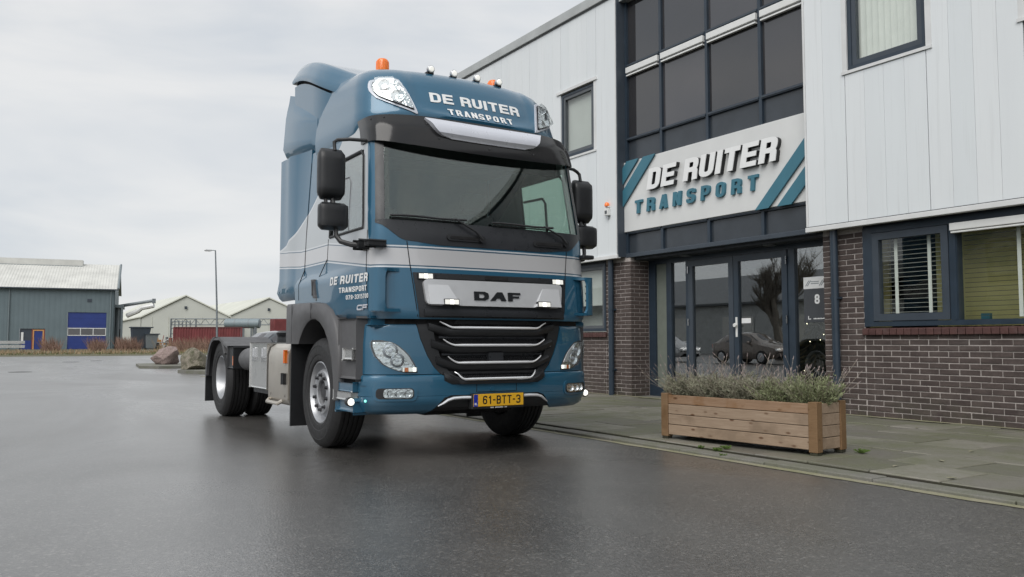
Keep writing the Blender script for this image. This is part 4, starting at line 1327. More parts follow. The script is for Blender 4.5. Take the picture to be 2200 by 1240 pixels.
def louvre(zc, hw, ze, last):
    """one grille louvre: bar, mesh above it, chrome smile"""
    def zx(x):
        a = abs(x) / hw
        return zc + (ze - zc) * max(0, (a - .78) / .22) ** 1.7
    A, B = [], []
    for dz, of in ((-.085, -.035), (-.07, .0), (-.045, .022), (-.015, .026), (.0, .012), (.006, -.02)):
        ra = [BMP.f(x, max(.648, zc + dz + (.35 * (zx(x) - zc))), of) for x in lin(-hw - .10, hw + .10, 30)]
        A.append(ra); B.append([(p[0], p[1] + .05, p[2]) for p in ra])
    bar = MB().solid(A, B).build('grille_louvre', 'black_plastic', truck, smooth=True, angle=50)
    m = MB(); pts = [BMP.f(x, zx(x), .030) for x in lin(-hw, hw, 41)]
    m.tube(pts, [.005 + .008 * min(1, 6 * min(k, 40 - k) / 40) for k in range(41)], 8)
    m.build('chrome_strip', 'chrome_bright', bar, smooth=True)
    me_ = MB()    # honeycomb insert above the bar
    n = int(2 * hw / .026)
    for r in range(3):
        for k in range(n):
            x = -hw + .05 + (k + .5 * (r % 2)) * (2 * hw - .1) / n; z = zc + .018 + r * .017
            if abs(x) > hw - .05: continue
            c = BMP.f(x, z, -.012)
            me_.add([(c[0] + .011 * cos(pi / 3 * q + .52), c[1], c[2] + .0085 * sin(pi / 3 * q + .52)) for q in range(6)] + [(c[0] + .008 * cos(pi / 3 * q + .52), c[1] - .004, c[2] + .006 * sin(pi / 3 * q + .52)) for q in range(6)], [(q, (q + 1) % 6, 6 + (q + 1) % 6, 6 + q) for q in range(6)])
    h = me_.build('grille_mesh', 'panel_dark', bar, fixn=False); h['kind'] = 'stuff'
    if not last:
        m = MB(); m.grid([[BMP.f(x, zc - .075 + dz, -.02 + o_) for x in lin(-hw, hw, 20)] for dz, o_ in ((-.02, 0), (-.012, .008), (0, .008), (.008, 0))]); m.build('grille_rib', 'panel_dark', bar, smooth=True)
for zc, hw, ze, la in ((1.142, .560, 1.200, 0), (.991, .533, 1.043, 0), (.836, .490, .893, 0), (.690, .425, .742, 1)):
    louvre(zc, hw, ze, la)
band(BMP, .84, .925, -.075, .075, .02, .05, 4, 6).build('radar_cover', 'panel_dark', truck, smooth=True)
# lower black area, skid strip and number plate
band(BMP, .40, .552, lambda z: -V(z) - .02, lambda z: V(z) + .02, -.02, .02, 6, 24).build('lower_valance', 'black_plastic', truck)
for s in (-1, 1):
    m = MB(); m.tube([BMP.f(s * x, z, .012) for x, z in ((.245, .530), (.36, .532), (.44, .528), (.49, .515), (.53, .492), (.575, .468))], [.014, .014, .014, .013, .011, .005], 8); m.build('skid_strip', 'chrome_bright', truck, smooth=True)
MB().bevbox(TX - .275, TX + .275, 6.47, 6.53, .425, .563, .006).build('plate_holder', 'black_plastic', truck)
pl = MB().bevbox(TX - .262, TX + .262, 6.462, 6.469, .447, .557, .003).build('number_plate', 'plate_yellow', truck)
MB().box(TX - .2615, TX - .219, 6.4605, 6.4618, .449, .555).build('plate_band', 'plate_blue', pl)
frp = lambda u, v, d: (TX - .168 + u, 6.4618 - d, .467 + v)
for ch, m in text('61-BTT-3', .074, .60, .15, .165, frp, .001): m.build('plate_character', 'badge_black', pl)
frp = lambda u, v, d: (TX - .252 + u, 6.4604 - d, .462 + v)
for ch, m in text('NL', .02, .6, .18, .15, frp, .0005): m.build('plate_character', 'print_white', pl)
for k in range(14):
    if k in (3, 11): continue
    MB().box(TX - .085 + k * .0125, TX - .085 + k * .0125 + .009, 6.4690, 6.4698, .431, .441).build('holder_print', 'print_white', pl)

# ---- headlights and fog lights
HT_O = [(.752, .86), (.775, .94), (.80, 1.0), (.83, 1.05), (.90, 1.105), (.98, 1.128), (1.02, 1.128), (1.036, 1.118)]
HT_I = [(.752, .756), (.775, .76), (.80, .767), (.83, .782), (.90, .825), (.96, .88), (1.0, .935), (1.02, .975), (1.036, 1.05)]
for s in (-1, 1):
    fo = lambda z: interp(HT_O, z); fi = lambda z: interp(HT_I, z)
    zz = [.752, .762, .775, .79, .81, .83, .86, .9, .94, .98, 1.0, 1.02, 1.03, 1.036]
    def hb(off, thick, zr, a=lambda z: 0, b=lambda z: 0, nx=10):
        if s < 0: return band(BMP, zr, 0, lambda z: -fo(z) + a(z), lambda z: -fi(z) - b(z), off, thick, nx=nx)
        return band(BMP, zr, 0, lambda z: fi(z) + b(z), lambda z: fo(z) - a(z), off, thick, nx=nx)
    hl = hb(.003, .02, zz).build('headlight', 'panel_dark', truck, smooth=True)
    hb(.006, .003, zz[2:-2], lambda z: .014, lambda z: .012).build('reflector_bowl', 'reflector', hl, smooth=True)
    # lamp bowls: main beam above, dipped below
    for (x, z, r) in ((.985, .945, .062), (.93, .862, .058)):
        c = BMP.f(s * x, z, .004); nn = Vector(BMP.f(s * x, z, .1)) - Vector(BMP.f(s * x, z, 0))
        m = MB(); m.lathe_n([(r, -.018), (r * .92, -.012), (r * .6, .006), (r * .3, .012)], c, nn, 24); m.build('lamp_bowl', 'chrome', hl, smooth=True)
        m = MB(); m.lathe_n([(0, -.020), (r * .25, -.016), (r * .32, 0)], c, nn, 16); m.build('bulb', 'silver_white', hl, smooth=True)
        m = MB(); m.lathe_n([(r * 1.0, -.020), (r * 1.06, -.016), (r * 1.06, .0)], c, nn, 24); m.build('lamp_ring', 'metal', hl, smooth=True)
    sw = [.83, .86, .9, .94, .98, 1.0]   # curved indicator sweep on the inner edge
    if s < 0: band(BMP, sw, 0, lambda z: -fi(z) - .055, lambda z: -fi(z) - .014, .012, .006, nx=4).build('inner_sweep', 'brushed', hl, smooth=True)
    else: band(BMP, sw, 0, lambda z: fi(z) + .014, lambda z: fi(z) + .055, .012, .006, nx=4).build('inner_sweep', 'brushed', hl, smooth=True)
    for (xa, xb, mt) in ((.77, .80, 'lamp_white'), (.803, .835, 'lamp_soft'), (.838, .868, 'amber'), (.871, .885, 'lamp_soft')):
        a, b = (-xb, -xa) if s < 0 else (xa, xb)
        band(BMP, [.765, .785, .80], 0, a, b, .010, .004, nx=3).build('lamp_strip', mt, hl)
    A = hb(.030, .003, zz, nx=12).build('headlight_cover', 'lens_glass', hl, smooth=True)
    # fog light in its recess
    fz0, fz1 = .535, .625
    a, b = (-1.10, -.80) if s < 0 else (.80, 1.10)
    l, r = rnd_edges(a - .02, b + .03 if s < 0 else b + .02, fz0 - .02, fz1 + .025, .045)
    fg = band(BMP, zrange(fz0 - .02, fz1 + .025, .045, 5, 4), 0, l, r, .010, .012, nx=14).build('fog_light', 'paint', truck, smooth=True)
    l, r = rnd_edges(a, b, fz0, fz1, .03)
    band(BMP, zrange(fz0, fz1, .03, 5, 4), 0, l, r, .013, .006, nx=14).build('fog_recess', 'black_plastic', fg, smooth=True)
    a2, b2 = (-1.045, -.81) if s < 0 else (.81, 1.045)
    l, r = rnd_edges(a2, b2, fz0 + .008, fz1 - .006, .028)
    band(BMP, zrange(fz0 + .008, fz1 - .006, .028, 5, 4), 0, l, r, .017, .006, nx=12).build('fog_reflector', 'reflector', fg, smooth=True)
    for x in (.86, .935, 1.0):
        c = BMP.f(s * x, .58, .012)
        m = MB(); m.lathe([(.030, -.012), (.024, -.006), (.008, .004)], c, 'y', 16); m.build('fog_bowl', 'chrome', fg, smooth=True)
    l, r = rnd_edges(a2, b2, fz0 + .008, fz1 - .006, .028)
    band(BMP, zrange(fz0 + .008, fz1 - .006, .028, 5, 4), 0, l, r, .028, .003, nx=12).build('fog_cover', 'lens_glass', fg, smooth=True)
m = MB(); m.lathe([(0, -.012), (.010, -.008), (.012, 0)], BMP.f(-1.165, .515, 0), 'y', 12); m.build('marker_dot', 'green_dot', truck)
m = MB(); m.lathe([(.022, -.008), (.022, .004)], BMP.f(-.05, .60, 0), 'y', 14, cap0=True); m.build('tow_eye_cover', 'paint', truck)

# ---- sides: fenders, entry steps, deflector collar, cab bottom
for s in (-1, 1):
    # sleeper-side collar behind the cab
    A, B = [], []
    for z in [1.47, 1.50, 1.56, 1.7, 1.9, 2.2, 2.5, 2.8, 2.96, 3.02, 3.05]:
        e = .05 * (1 - sm((z - 1.47) / .08))
        ra = []; rb = []
        for y in (8.482, 8.56, 8.72, 8.80, 8.94, 9.08, 9.20, 9.29 - e):
            bul = .010 * sin((y - 8.5) * 18) if 8.6 < y < 9.1 else 0
            x = CAB.par(min(z, 3.0))[1] + .006 + (1.165 - CAB.par(min(z, 3.0))[1]) * sm((y - 8.48) / .5) + bul - (e if z < 1.5 else 0) * .4
            if z < 1.70: x += .025 * sm((1.72 - z) / .12) * sm((z - 1.47) / .1)
            ra.append(W(s * x, y, z)); rb.append(W(s * (x - .03), y, z))
        A.append(ra); B.append(rb)
    MB().solid(A, B).build('side_collar', 'paint_striped', truck, smooth=True)
    # upper flap beside the roof deflector
    A, B = [], []
    for t in lin(0, 1, 9):
        z0 = 3.02 + .0 * t
        ra, rb = [], []
        for q in lin(0, 1, 8):
            y = 8.33 + .96 * q
            zb = 3.0 + .10 * q; zt = 3.56 + .27 * q
            z = zb + (zt - zb) * t
            bow = .035 * sin(pi * q) * (1 - t * .6) - .12 * sm((t - .6) / .4) * (1 - .7 * q)
            x = 1.085 + .075 * q - .05 * q * t + bow * .8 - .05 * (1 - sm(t / .12))
            ra.append(W(s * x, y, z)); rb.append(W(s * (x - .035), y, z))
        A.append(ra); B.append(rb)
    MB().solid(A, B).build('side_flap', 'paint', truck, smooth=True)
    # front wheel arch
    th = [-3, 12, 28, 44, 58, 72, 84, 96, 108, 120, 132]
    outp = [(7.20, .50), (7.19, .70), (7.20, .90), (7.25, 1.07), (7.33, 1.20), (7.46, 1.32), (7.64, 1.385), (7.85, 1.405), (8.15, 1.412), (8.50, 1.418), (8.80, 1.42)]
    A, B = [], []
    for a, (oy, oz) in zip(th, outp):
        a = radians(a); iy, iz = 7.915 - .60 * cos(a), .53 + .715 * sin(a)
        xo = 1.25
        A.append([W(s * (xo - .012), iy, iz), W(s * xo, iy + (oy - iy) * .1, iz + (oz - iz) * .1), W(s * (xo + .004), (iy + oy) / 2, (iz + oz) / 2), W(s * (xo - .006), oy + (iy - oy) * .08, oz + (iz - oz) * .08), W(s * (xo - .03), oy, oz)])
        B.append([W(s * .80, p[1], p[2]) for p in ((0, iy + .01 * cos(a), iz), (0, iy + (oy - iy) * .1, iz + (oz - iz) * .1), (0, (iy + oy) / 2, (iz + oz) / 2), (0, oy + (iy - oy) * .08, oz + (iz - oz) * .08), (0, oy, oz))])
    a = radians(132); iy, iz = 7.915 - .60 * cos(a), .53 + .715 * sin(a)
    A.append([W(s * x, y, z) for x, y, z in ((1.238, 8.36, 1.0), (1.25, 8.42, 1.0), (1.254, 8.6, 1.0), (1.244, 8.77, 1.0), (1.22, 8.80, 1.0))])
    B.append([W(s * .80, y, 1.0) for y in (8.36, 8.42, 8.6, 8.77, 8.80)])
    fen = MB().solid(A, B).build('front_fender', 'fender_grey', truck, smooth=True, angle=50)
    gap('panel_gap', [W(s * 1.2525, 8.55, z) for z in (1.02, 1.2, 1.41)], .003)
    gap('panel_gap', [W(s * 1.2525, 7.95, z) for z in (1.25, 1.33, 1.40)], .003)
    # entry step well ahead of the wheel
    MB().bevbox(TX + s * 1.02, TX + s * 1.215, 6.80, 7.235, .70, 1.225, .02).build('step_panel', 'fender_grey', truck)
    MB().bevbox(TX + s * 1.12, TX + s * 1.245, 6.83, 7.06, .87, .955, .015).build('entry_step', 'alu', truck)
    MB().box(TX + s * .9, TX + s * 1.19, 6.84, 7.22, .665, .699).build('step_gap', 'void', truck)
    MB().bevbox(TX + s * 1.0, TX + s * 1.235, 6.845, 7.28, .59, .664, .008).build('step_cover', 'paint', truck)
    MB().bevbox(TX + s * 1.05, TX + s * 1.245, 6.85, 7.29, .515, .585, .012).build('entry_step', 'alu', truck)
    MB().bevbox(TX + s * 1.0, TX + s * 1.215, 6.84, 7.27, .415, .51, .025).build('step_cover', 'paint', truck)
    # round side lamp on the lower step
    c = W(s * 1.257, 6.85, .505)
    m = MB(); m.lathe([(.038, .05), (.042, .0), (.04, -.012)], c, 'y', 18, cap0=True); lo = m.build('side_lamp', 'black_plastic', truck, smooth=True)
    m = MB(); m.lathe([(.031, -.011), (.026, -.022), (.014, -.029), (0, -.030)], c, 'y', 18); m.build('lamp_lens', 'lamp_white', lo, smooth=True)
    m = MB(); m.lathe([(.034, .045), (.030, .06), (0, .065)], c, 'y', 16); m.build('rear_lens', 'red_lens', lo, smooth=True)
    # door handle
    m = MB(); A, B = [], []
    for z, y in ((1.45, 7.93), (1.48, 7.95), (1.60, 7.99), (1.635, 8.0)):
        A.append([W(s * 1.226, y - .035, z), W(s * 1.232, y, z), W(s * 1.226, y + .045, z)]); B.append([W(s * 1.19, y - .035, z), W(s * 1.19, y, z), W(s * 1.19, y + .045, z)])
    m.solid(A, B); hd = m.build('door_handle', 'fender_grey', truck)
    MB().box(TX + s * 1.2325, TX + s * 1.2345, 7.965, 7.995, 1.475, 1.615).build('handle_grip', 'black_plastic', hd)
    # mudflap and wheel-well dark
    MB().box(TX + s * .86, TX + s * 1.235, 8.60, 8.625, .15, 1.0).build('mudflap', 'black_plastic', truck)
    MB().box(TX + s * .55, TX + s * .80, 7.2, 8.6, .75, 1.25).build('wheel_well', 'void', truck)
# lettering on the near door
def sidefr(Y0, z0):
    # reads from rear to front on the photo's left-hand side; the surface leans with the panel
    return lambda u, v, d: (TX - (CAB.par(z0 + v)[1] + CAB.bulge(Y0 - u, z0 + v) + .003 + d), Y0 - u, z0 + v)
for txt, Y0, z0, h, w_, st, gp, sh in (('DE RUITER', 7.535, 1.548, .076, .69, .22, .16, .2), ('TRANSPORT', 7.31, 1.468, .048, .64, .20, .17, 0), ('079-3315700', 7.18, 1.402, .040, .53, .17, .15, 0)):
    for ch, m in text(txt, h, w_, st, gp, sidefr(Y0, z0), .0012, sh, xs=1.55): m.build('door_letter', 'sign_white', truck)
for ch, m in text('CF', .048, 2.1, .26, .35, sidefr(6.985, 1.300), .006, .3): m.build('model_letter', 'silver_white', truck)
fru = lambda u, v, d: (TX - (CAB.par(1.93 + v)[1] + .002 + d), 7.56 - u, 1.985 + v)
for ch, m in text('CF', .03, 1.2, .25, .3, fru, .002): m.build('model_letter', 'print_grey', truck)

# ---- wheels
def tyre_prof():
    p = [(.300, .040), (.304, .022), (.316, .010), (.340, .004), (.362, .006), (.368, .001), (.410, -.004), (.45, .002), (.455, -.001), (.485, .010), (.51, .026), (.524, .046)]
    x = .055
    for g in range(5):
        p += [(.530, x), (.530, x + .030), (.517, x + .034), (.517, x + .042)]
        x += .046
    p += [(.530, .285), (.524, .29), (.50, .305), (.43, .315), (.34, .312), (.31, .300), (.300, .28)]
    return p
def wheel(xo, s, Y, kind):
    c = (TX + s * xo, Y, .53)
    q = lambda prof: [(r, -s * a) for r, a in prof]
    m = MB()
    if kind == 'front':
        m.lathe(q([(.292, .30), (.302, .036), (.302, .024), (.292, .020), (.284, .028), (.274, .060), (.262, .085), (.246, .090), (.232, .076), (.220, .046), (.208, .034), (.130, .036), (.122, .042), (.118, .09)]), c, 'x', 48)
    else:
        m.lathe(q([(.292, .30), (.302, .036), (.302, .024), (.292, .020), (.282, .030), (.268, .07), (.245, .13), (.236, .19), (.20, .215), (.13, .22), (.118, .21), (.11, .16), (.10, .145), (.0, .142)]), c, 'x', 48)
    wh = m.build('wheel', 'wheel_silver', truck, smooth=True)
    m = MB(); m.lathe(q(tyre_prof()), c, 'x', 64); m.build('tyre', 'rubber', wh, smooth=True, angle=25)
    if kind == 'front':
        m = MB(); m.lathe(q([(.119, .085), (.10, .075), (.085, .06), (.04, .055), (0, .054)]), c, 'x', 28); m.build('hub_cap', 'nut', wh, smooth=True)
    if kind != 'inner':
        rr_, aa = (.168, .040) if kind == 'front' else (.165, .218)
        for k in range(10):
            t = 2 * pi * (k + .5) / 10
            cc = (c[0], c[1] + rr_ * cos(t), c[2] + rr_ * sin(t))
            m = MB(); m.lathe(q([(.021, aa), (.021, aa - .010), (.015, aa - .012), (.015, aa - .034), (0, aa - .036)]), cc, 'x', 8); m.build('wheel_nut', 'nut', wh)
    return wh
for s in (-1, 1):
    wheel(1.18, s, TY, 'front')
    wheel(1.18, s, 12.0, 'rear')
    wheel(.835, s, 12.0, 'inner')
m = MB(); m.tube([W(-.9, TY, .53), W(.9, TY, .53)], .08, 12); m.build('front_axle', 'black_plastic', truck)
m = MB(); m.tube([W(-.6, 12.0, .53), W(-.2, 12.0, .53), W(0, 12.0, .53), W(.2, 12.0, .53), W(.6, 12.0, .53)], [.09, .11, .22, .11, .09], 14); m.build('rear_axle', 'black_plastic', truck)
# ---- chassis
for s in (-1, 1):
    MB().box(TX + s * .38, TX + s * .46, 7.0, 12.75, .72, .98).build('chassis_rail', 'black_plastic', truck)
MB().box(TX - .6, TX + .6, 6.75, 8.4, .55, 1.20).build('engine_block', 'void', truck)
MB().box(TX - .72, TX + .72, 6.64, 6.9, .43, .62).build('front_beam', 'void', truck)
MB().bevbox(TX - .5, TX + .5, 7.0, 9.3, .34, .60, .05).build('underbody_shade_box', 'void', truck)  # plain black box added to darken the gap under the truck
MB().box(TX - .38, TX + .38, 9.2, 9.3, .75, .95).build('cross_member', 'black_plastic', truck)
MB().box(TX - .38, TX + .38, 12.55, 12.65, .75, .95).build('cross_member', 'black_plastic', truck)
m = MB(); A = []     # fifth wheel plate
m.lathe([(.0, .03), (.42, .03), (.46, .0), (.44, -.05), (0, -.05)], W(0, 11.75, 1.15), 'z', 28); m.build('fifth_wheel', 'black_plastic', truck, smooth=True)
MB().box(TX - .4, TX + .4, 11.55, 11.95, .98, 1.10).build('fifth_wheel_mount', 'black_plastic', truck)
for s in (-1, 1):
    # rear fender over the twin tyres
    th = [2, 15, 30, 45, 60, 75, 90, 105, 120, 135, 150, 165, 180]
    A, B = [], []
    for a in th:
        a_ = radians(a); R_ = .60
        y, z = 12.0 - R_ * cos(a_) * 1.06, .53 + R_ * sin(a_)
        z = min(z, 1.09) if a < 120 else z
        if a <= 45: y, z = 12.0 - .64 , max(.83, .53 + .62 * sin(a_)) if a > 30 else .83 + .02 * a / 15
        A.append([W(s * x, y, z - (.02 if x in (1.235, .56) else 0)) for x in (1.235, 1.225, .9, .58, .56)])
        n_ = Vector((0, y - 12.0, z - .53)).normalized() * .025
        B.append([(p[0], p[1] - n_.y, p[2] - n_.z - .0) for p in A[-1]])
    MB().solid(A, B).build('rear_fender', 'fender_grey', truck, smooth=True, angle=50)
    m = MB()    # outer lip of the fender
    A, B = [], []
    for a in range(35, 181, 12):
        a_ = radians(a)
        A.append([W(s * 1.238, 12.0 - r * cos(a_) * (1.06 if r > .58 else 1.02), min(.53 + r * sin(a_), 1.088)) for r in (.56, .60)])
        B.append([(TX + s * 1.20, p[1], p[2]) for p in A[-1]])
    m.solid(A, B); m.build('fender_lip', 'fender_grey', truck, smooth=True)
    MB().box(TX + s * .60, TX + s * 1.23, 12.64, 12.66, .17, .70).build('mudflap', 'black_plastic', truck)
    bx_ = MB().bevbox(TX + s * .80, TX + s * 1.22, 11.02, 11.34, .68, .95, .02).build('battery_box', 'black_plastic', truck)
    MB().box(TX + s * 1.2205, TX + s * 1.232, 11.05, 11.09, .72, .84).build('side_marker', 'amber', bx_)
    m = MB(); m.lathe([(0, -.02), (.10, 0), (.14, .03), (.145, .06), (.145, .64), (.14, .67), (.10, .70), (0, .72)], W(s * 1.07, 10.2, .80), 'y', 24); m.build('air_tank', 'fender_grey', truck, smooth=True)
    # aluminium tool box and silencer cover
    tb = MB().bevbox(TX + s * .72, TX + s * 1.235, 9.46, 10.19, .49, 1.005, .012).build('tool_box', 'alu', truck)
    for y in (9.62, 10.0):
        MB().bevbox(TX + s * 1.236, TX + s * 1.252, y - .022, y + .022, .84, .95, .006).build('latch', 'chrome', tb)
        MB().bevbox(TX + s * 1.236, TX + s * 1.262, y - .012, y + .012, .80, .85, .005).build('latch_knob', 'metal', tb)
    MB().box(TX + s * .75, TX + s * 1.2, 9.5, 10.15, .43, .485).build('box_bracket', 'black_plastic', tb)
    A, B = [], []
    for (x, z) in ((.75, .345), (1.17, .345), (1.21, .37), (1.235, .42), (1.238, .7), (1.235, .88), (1.21, .96), (1.15, 1.0), (.75, 1.005)):
        A.append([W(s * x, y, z) for y in (8.70, 9.0, 9.42)]); B.append([W(s * (x - .02), y, z - .012 if z > .7 else z + .012) for y in (8.70, 9.0, 9.42)])
    tk = MB().solid(A, B).build('silencer_cover', 'alu_warm', truck, smooth=True)
    for y in (8.69, 9.425):
        MB().prism([(.75, .35), (1.16, .35), (1.2, .375), (1.23, .43), (1.232, .88), (1.2, .955), (1.15, .99), (.75, .998)], lambda u, v, d: W(s * u, y + d, v), 0, .006).build('cover_end', 'alu_warm', tk)
    for y in (8.80, 9.32):
        for z in (.45, .78):
            m = MB(); m.lathe([(.014, 0), (.014, .006), (0, .008)], W(s * 1.237, y, z), 'x', 10); m.build('bolt', 'nut', tk)
    MB().bevbox(TX + s * 1.238, TX + s * 1.258, 8.74, 8.79, .80, .93, .006).build('side_marker', 'amber', tk)
    m = MB(); m.bevbox(TX + s * 1.238, TX + s * 1.262, 8.76, 8.84, .58, .68, .01); m.build('filler_knob', 'black_plastic', tk)
    m = MB(); m.tube([W(s * 1.2, 8.95, .40), W(s * 1.25, 9.0, .36), W(s * 1.25, 9.40, .36), W(s * 1.18, 9.46, .42)], .022, 8); m.build('guard_rail', 'alu_warm', tk, smooth=True)
# cab lower apron between bumper and cab
band(CAB, 1.175, 1.235, -1.12, 1.12, -.05, .03, 3, 30).build('apron', 'void', truck)
for s in (-1, 1):
    MB().bevbox(TX + s * .80, TX + s * 1.13, 6.68, 6.95, 1.165, 1.225, .02).build('bumper_top_cover', 'paint', truck)

# ---- roof: fairing, visor, lamps, beacons, spoiler
def fmod(x, z):
    a = abs(x)
    r = sm((.70 - a - .28 * max(0, (3.26 - z) / .14) ** 2) / .07) * sm((z - 3.125) / .05)
    return .028 * r
FR = Surf([(2.93, 6.93, 1.075, .42, 2.7), (3.0, 6.86, 1.095, .46, 2.7), (3.06, 6.80, 1.10, .50, 2.6), (3.12, 6.785, 1.095, .52, 2.6), (3.30, 6.85, 1.07, .52, 2.6), (3.45, 6.915, 1.03, .52, 2.6),
           (3.53, 6.97, .985, .52, 2.5), (3.585, 7.05, .92, .50, 2.4), (3.615, 7.14, .85, .50, 2.3), (3.635, 7.26, .74, .52, 2.2), (3.645, 7.45, .55, .5, 2.1)], fmod)
def lift(p):
    q = max(0, (p[1] - 6.95) / 1.5); k = max(0, min(1, (p[2] - 2.98) / .5))
    return (p[0], p[1], p[2] + .15 * q * k)
zs_f = [2.93, 2.96, 3.0, 3.03, 3.06, 3.09, 3.12, 3.145, 3.17, 3.21, 3.26, 3.31, 3.36, 3.41, 3.45, 3.49, 3.53, 3.56, 3.585, 3.602, 3.615, 3.627, 3.635, 3.642, 3.645]
xf = [0, .1, .2, .3, .4, .5, .56, .60, .64, .68, .74, .8, .86, .91, .95, .975, .99, .998]
xnf = [-0.9999] + [-a for a in xf[:0:-1]] + xf + [0.9999]
fm_ = shell(FR, zs_f, [0, .12, .3, .5, .7, .85, .95], xnf, None, 8.35, lift)
nv = len(xnf) + 14
fm_.f.append(tuple(range((len(zs_f) - 1) * nv, len(zs_f) * nv)))
fair = fm_.build('roof_fairing', 'paint', truck, smooth=True, angle=45)
MB().box(TX - 1.03, TX + 1.03, 8.30, 8.34, 2.95, 3.70).build('fairing_back', 'paint', fair)
MB().box(TX - 1.0, TX + 1.0, 7.2, 8.33, 2.985, 3.0).build('cab_roof', 'paint', fair)
def ffr(x0, z0): return lambda u, v, d: FR.f(x0 + u, z0 + v * .92, .003 + d)
for ch, m in text('DE RUITER', .108, .66, .205, .125, ffr(0, 3.258), .002, 0, 'c', xs=1.5): m.build('roof_letter', 'sign_white', fair)
for ch, m in text('TRANSPORT', .072, .58, .19, .20, ffr(.02, 3.140), .002, 0, 'c', xs=1.45): m.build('roof_letter', 'sign_white', fair)
# sun visor
VS = Surf([(2.70, 6.63, 1.10, .30, 3.2), (2.80, 6.635, 1.105, .31, 3.2), (2.95, 6.665, 1.10, .33, 3.0), (3.10, 6.745, 1.085, .38, 2.8)])
A, B = [], []
for t in lin(0, 1, 9):
    ra, rb = [], []
    for k in lin(-1, 1, 61):
        z0 = 2.755 + .055 * abs(k) ** 2; z1 = 3.075 - .02 * abs(k) ** 3
        z = z0 + (z1 - z0) * t
        w = VS.par(z)[1]
        x = w * .9997 * (1 if k >= 0 else -1) * (1 - (1 - abs(k)) ** 1.35)
        ra.append(VS.f(x, z, 0)); rb.append(VS.f(x, z, -.008))
    # side returns
    for s_, at_ in ((-1, 0), (1, -1)):
        z = (2.81 + (3.055 - 2.81) * t); yc = VS.yc(z)
        extra = [VS.side(y, z, s_) for y in (yc + .05, yc + .12)]; ex2 = [VS.side(y, z, s_, -.008) for y in (yc + .05, yc + .12)]
        if s_ < 0: ra = extra[::-1] + ra; rb = ex2[::-1] + rb
        else: ra = ra + extra; rb = rb + ex2
    A.append(ra); B.append(rb)
vis = MB().solid(A, B).build('sun_visor', 'smoked', truck, smooth=True, angle=50)
CT = [(2.875, .40), (2.89, .49), (2.92, .545), (2.96, .575), (3.0, .60), (3.035, .63)]
A, B = [], []
for z in [2.872, 2.878, 2.89, 2.91, 2.94, 2.97, 3.0, 3.025, 3.04]:
    h_ = interp(CT, z)
    of = .012 + .035 * sm((z - 2.87) / .05) * (1 - .55 * sm((z - 2.97) / .07))
    A.append([VS.f(x, z - .012 * (1 - (x / .63) ** 2), of) for x in lin(-h_, h_, 31)]); B.append([VS.f(x, z - .012 * (1 - (x / .63) ** 2), .002) for x in lin(-h_, h_, 31)])
MB().solid(A, B).build('visor_trim', 'silver_white', vis, smooth=True)
for x, z in ((-1.07, 3.02), (-.98, 3.03), (-.62, 2.99), (-.52, 2.86), (0, 2.82), (.5, 2.83), (.9, 2.86), (.98, 3.02)):
    m = MB(); c = VS.f(x, z, .002); m.lathe([(.009, 0), (.009, -.004), (0, -.006)], c, 'y', 8); m.build('visor_screw', 'nut', vis)
# auxiliary lamps in the roof corners
RL_O = [(3.11, .66), (3.15, .76), (3.20, .88), (3.26, .965), (3.32, .998), (3.40, .995), (3.45, .975), (3.475, .94)]
RL_I = [(3.11, .645), (3.15, .655), (3.20, .668), (3.26, .685), (3.32, .705), (3.40, .735), (3.45, .755), (3.475, .80)]
for s in (-1, 1):
    zz = [3.11, 3.12, 3.15, 3.18, 3.22, 3.26, 3.30, 3.34, 3.38, 3.42, 3.45, 3.465, 3.475]
    def rb_(off, thick, shr, zr):
        zc, xc = 3.31, .84
        k = 1 - shr
        g = lambda z: zc + (z - zc) / k
        a = lambda z: xc + (interp(RL_I, g(z)) - xc) * k; b = lambda z: xc + (interp(RL_O, g(z)) - xc) * k
        zr = [zc + (z - zc) * k for z in zr]
        if s < 0: return band(FR, zr, 0, lambda z: -b(z), lambda z: -a(z), off, thick, nx=10)
        return band(FR, zr, 0, a, b, off, thick, nx=10)
    rl = rb_(.012, .02, 0, zz).build('roof_lamp', 'silver_white', truck, smooth=True)
    rb_(.019, .004, .15, zz).build('lamp_gasket', 'panel_dark', rl, smooth=True)
    rb_(.030, .003, .20, zz).build('lamp_reflector', 'reflector', rl, smooth=True)
    for (x, z, r) in ((.885, 3.375, .055), (.80, 3.255, .062)):
        c = FR.f(s * x, z, .038); nn = Vector(FR.f(s * x, z, .1)) - Vector(FR.f(s * x, z, 0))
        m = MB(); m.lathe_n([(r, -.012), (r * .9, -.008), (r * .55, .006), (r * .25, .010)], c, nn, 22); m.build('lamp_bowl', 'chrome', rl, smooth=True)
        m = MB(); m.lathe_n([(0, -.010), (r * .28, -.008), (r * .3, .004)], c, nn, 14); m.build('bulb', 'lens_glass', rl, smooth=True)
    rb_(.056, .003, .15, zz).build('lamp_cover', 'lens_glass', rl, smooth=True)
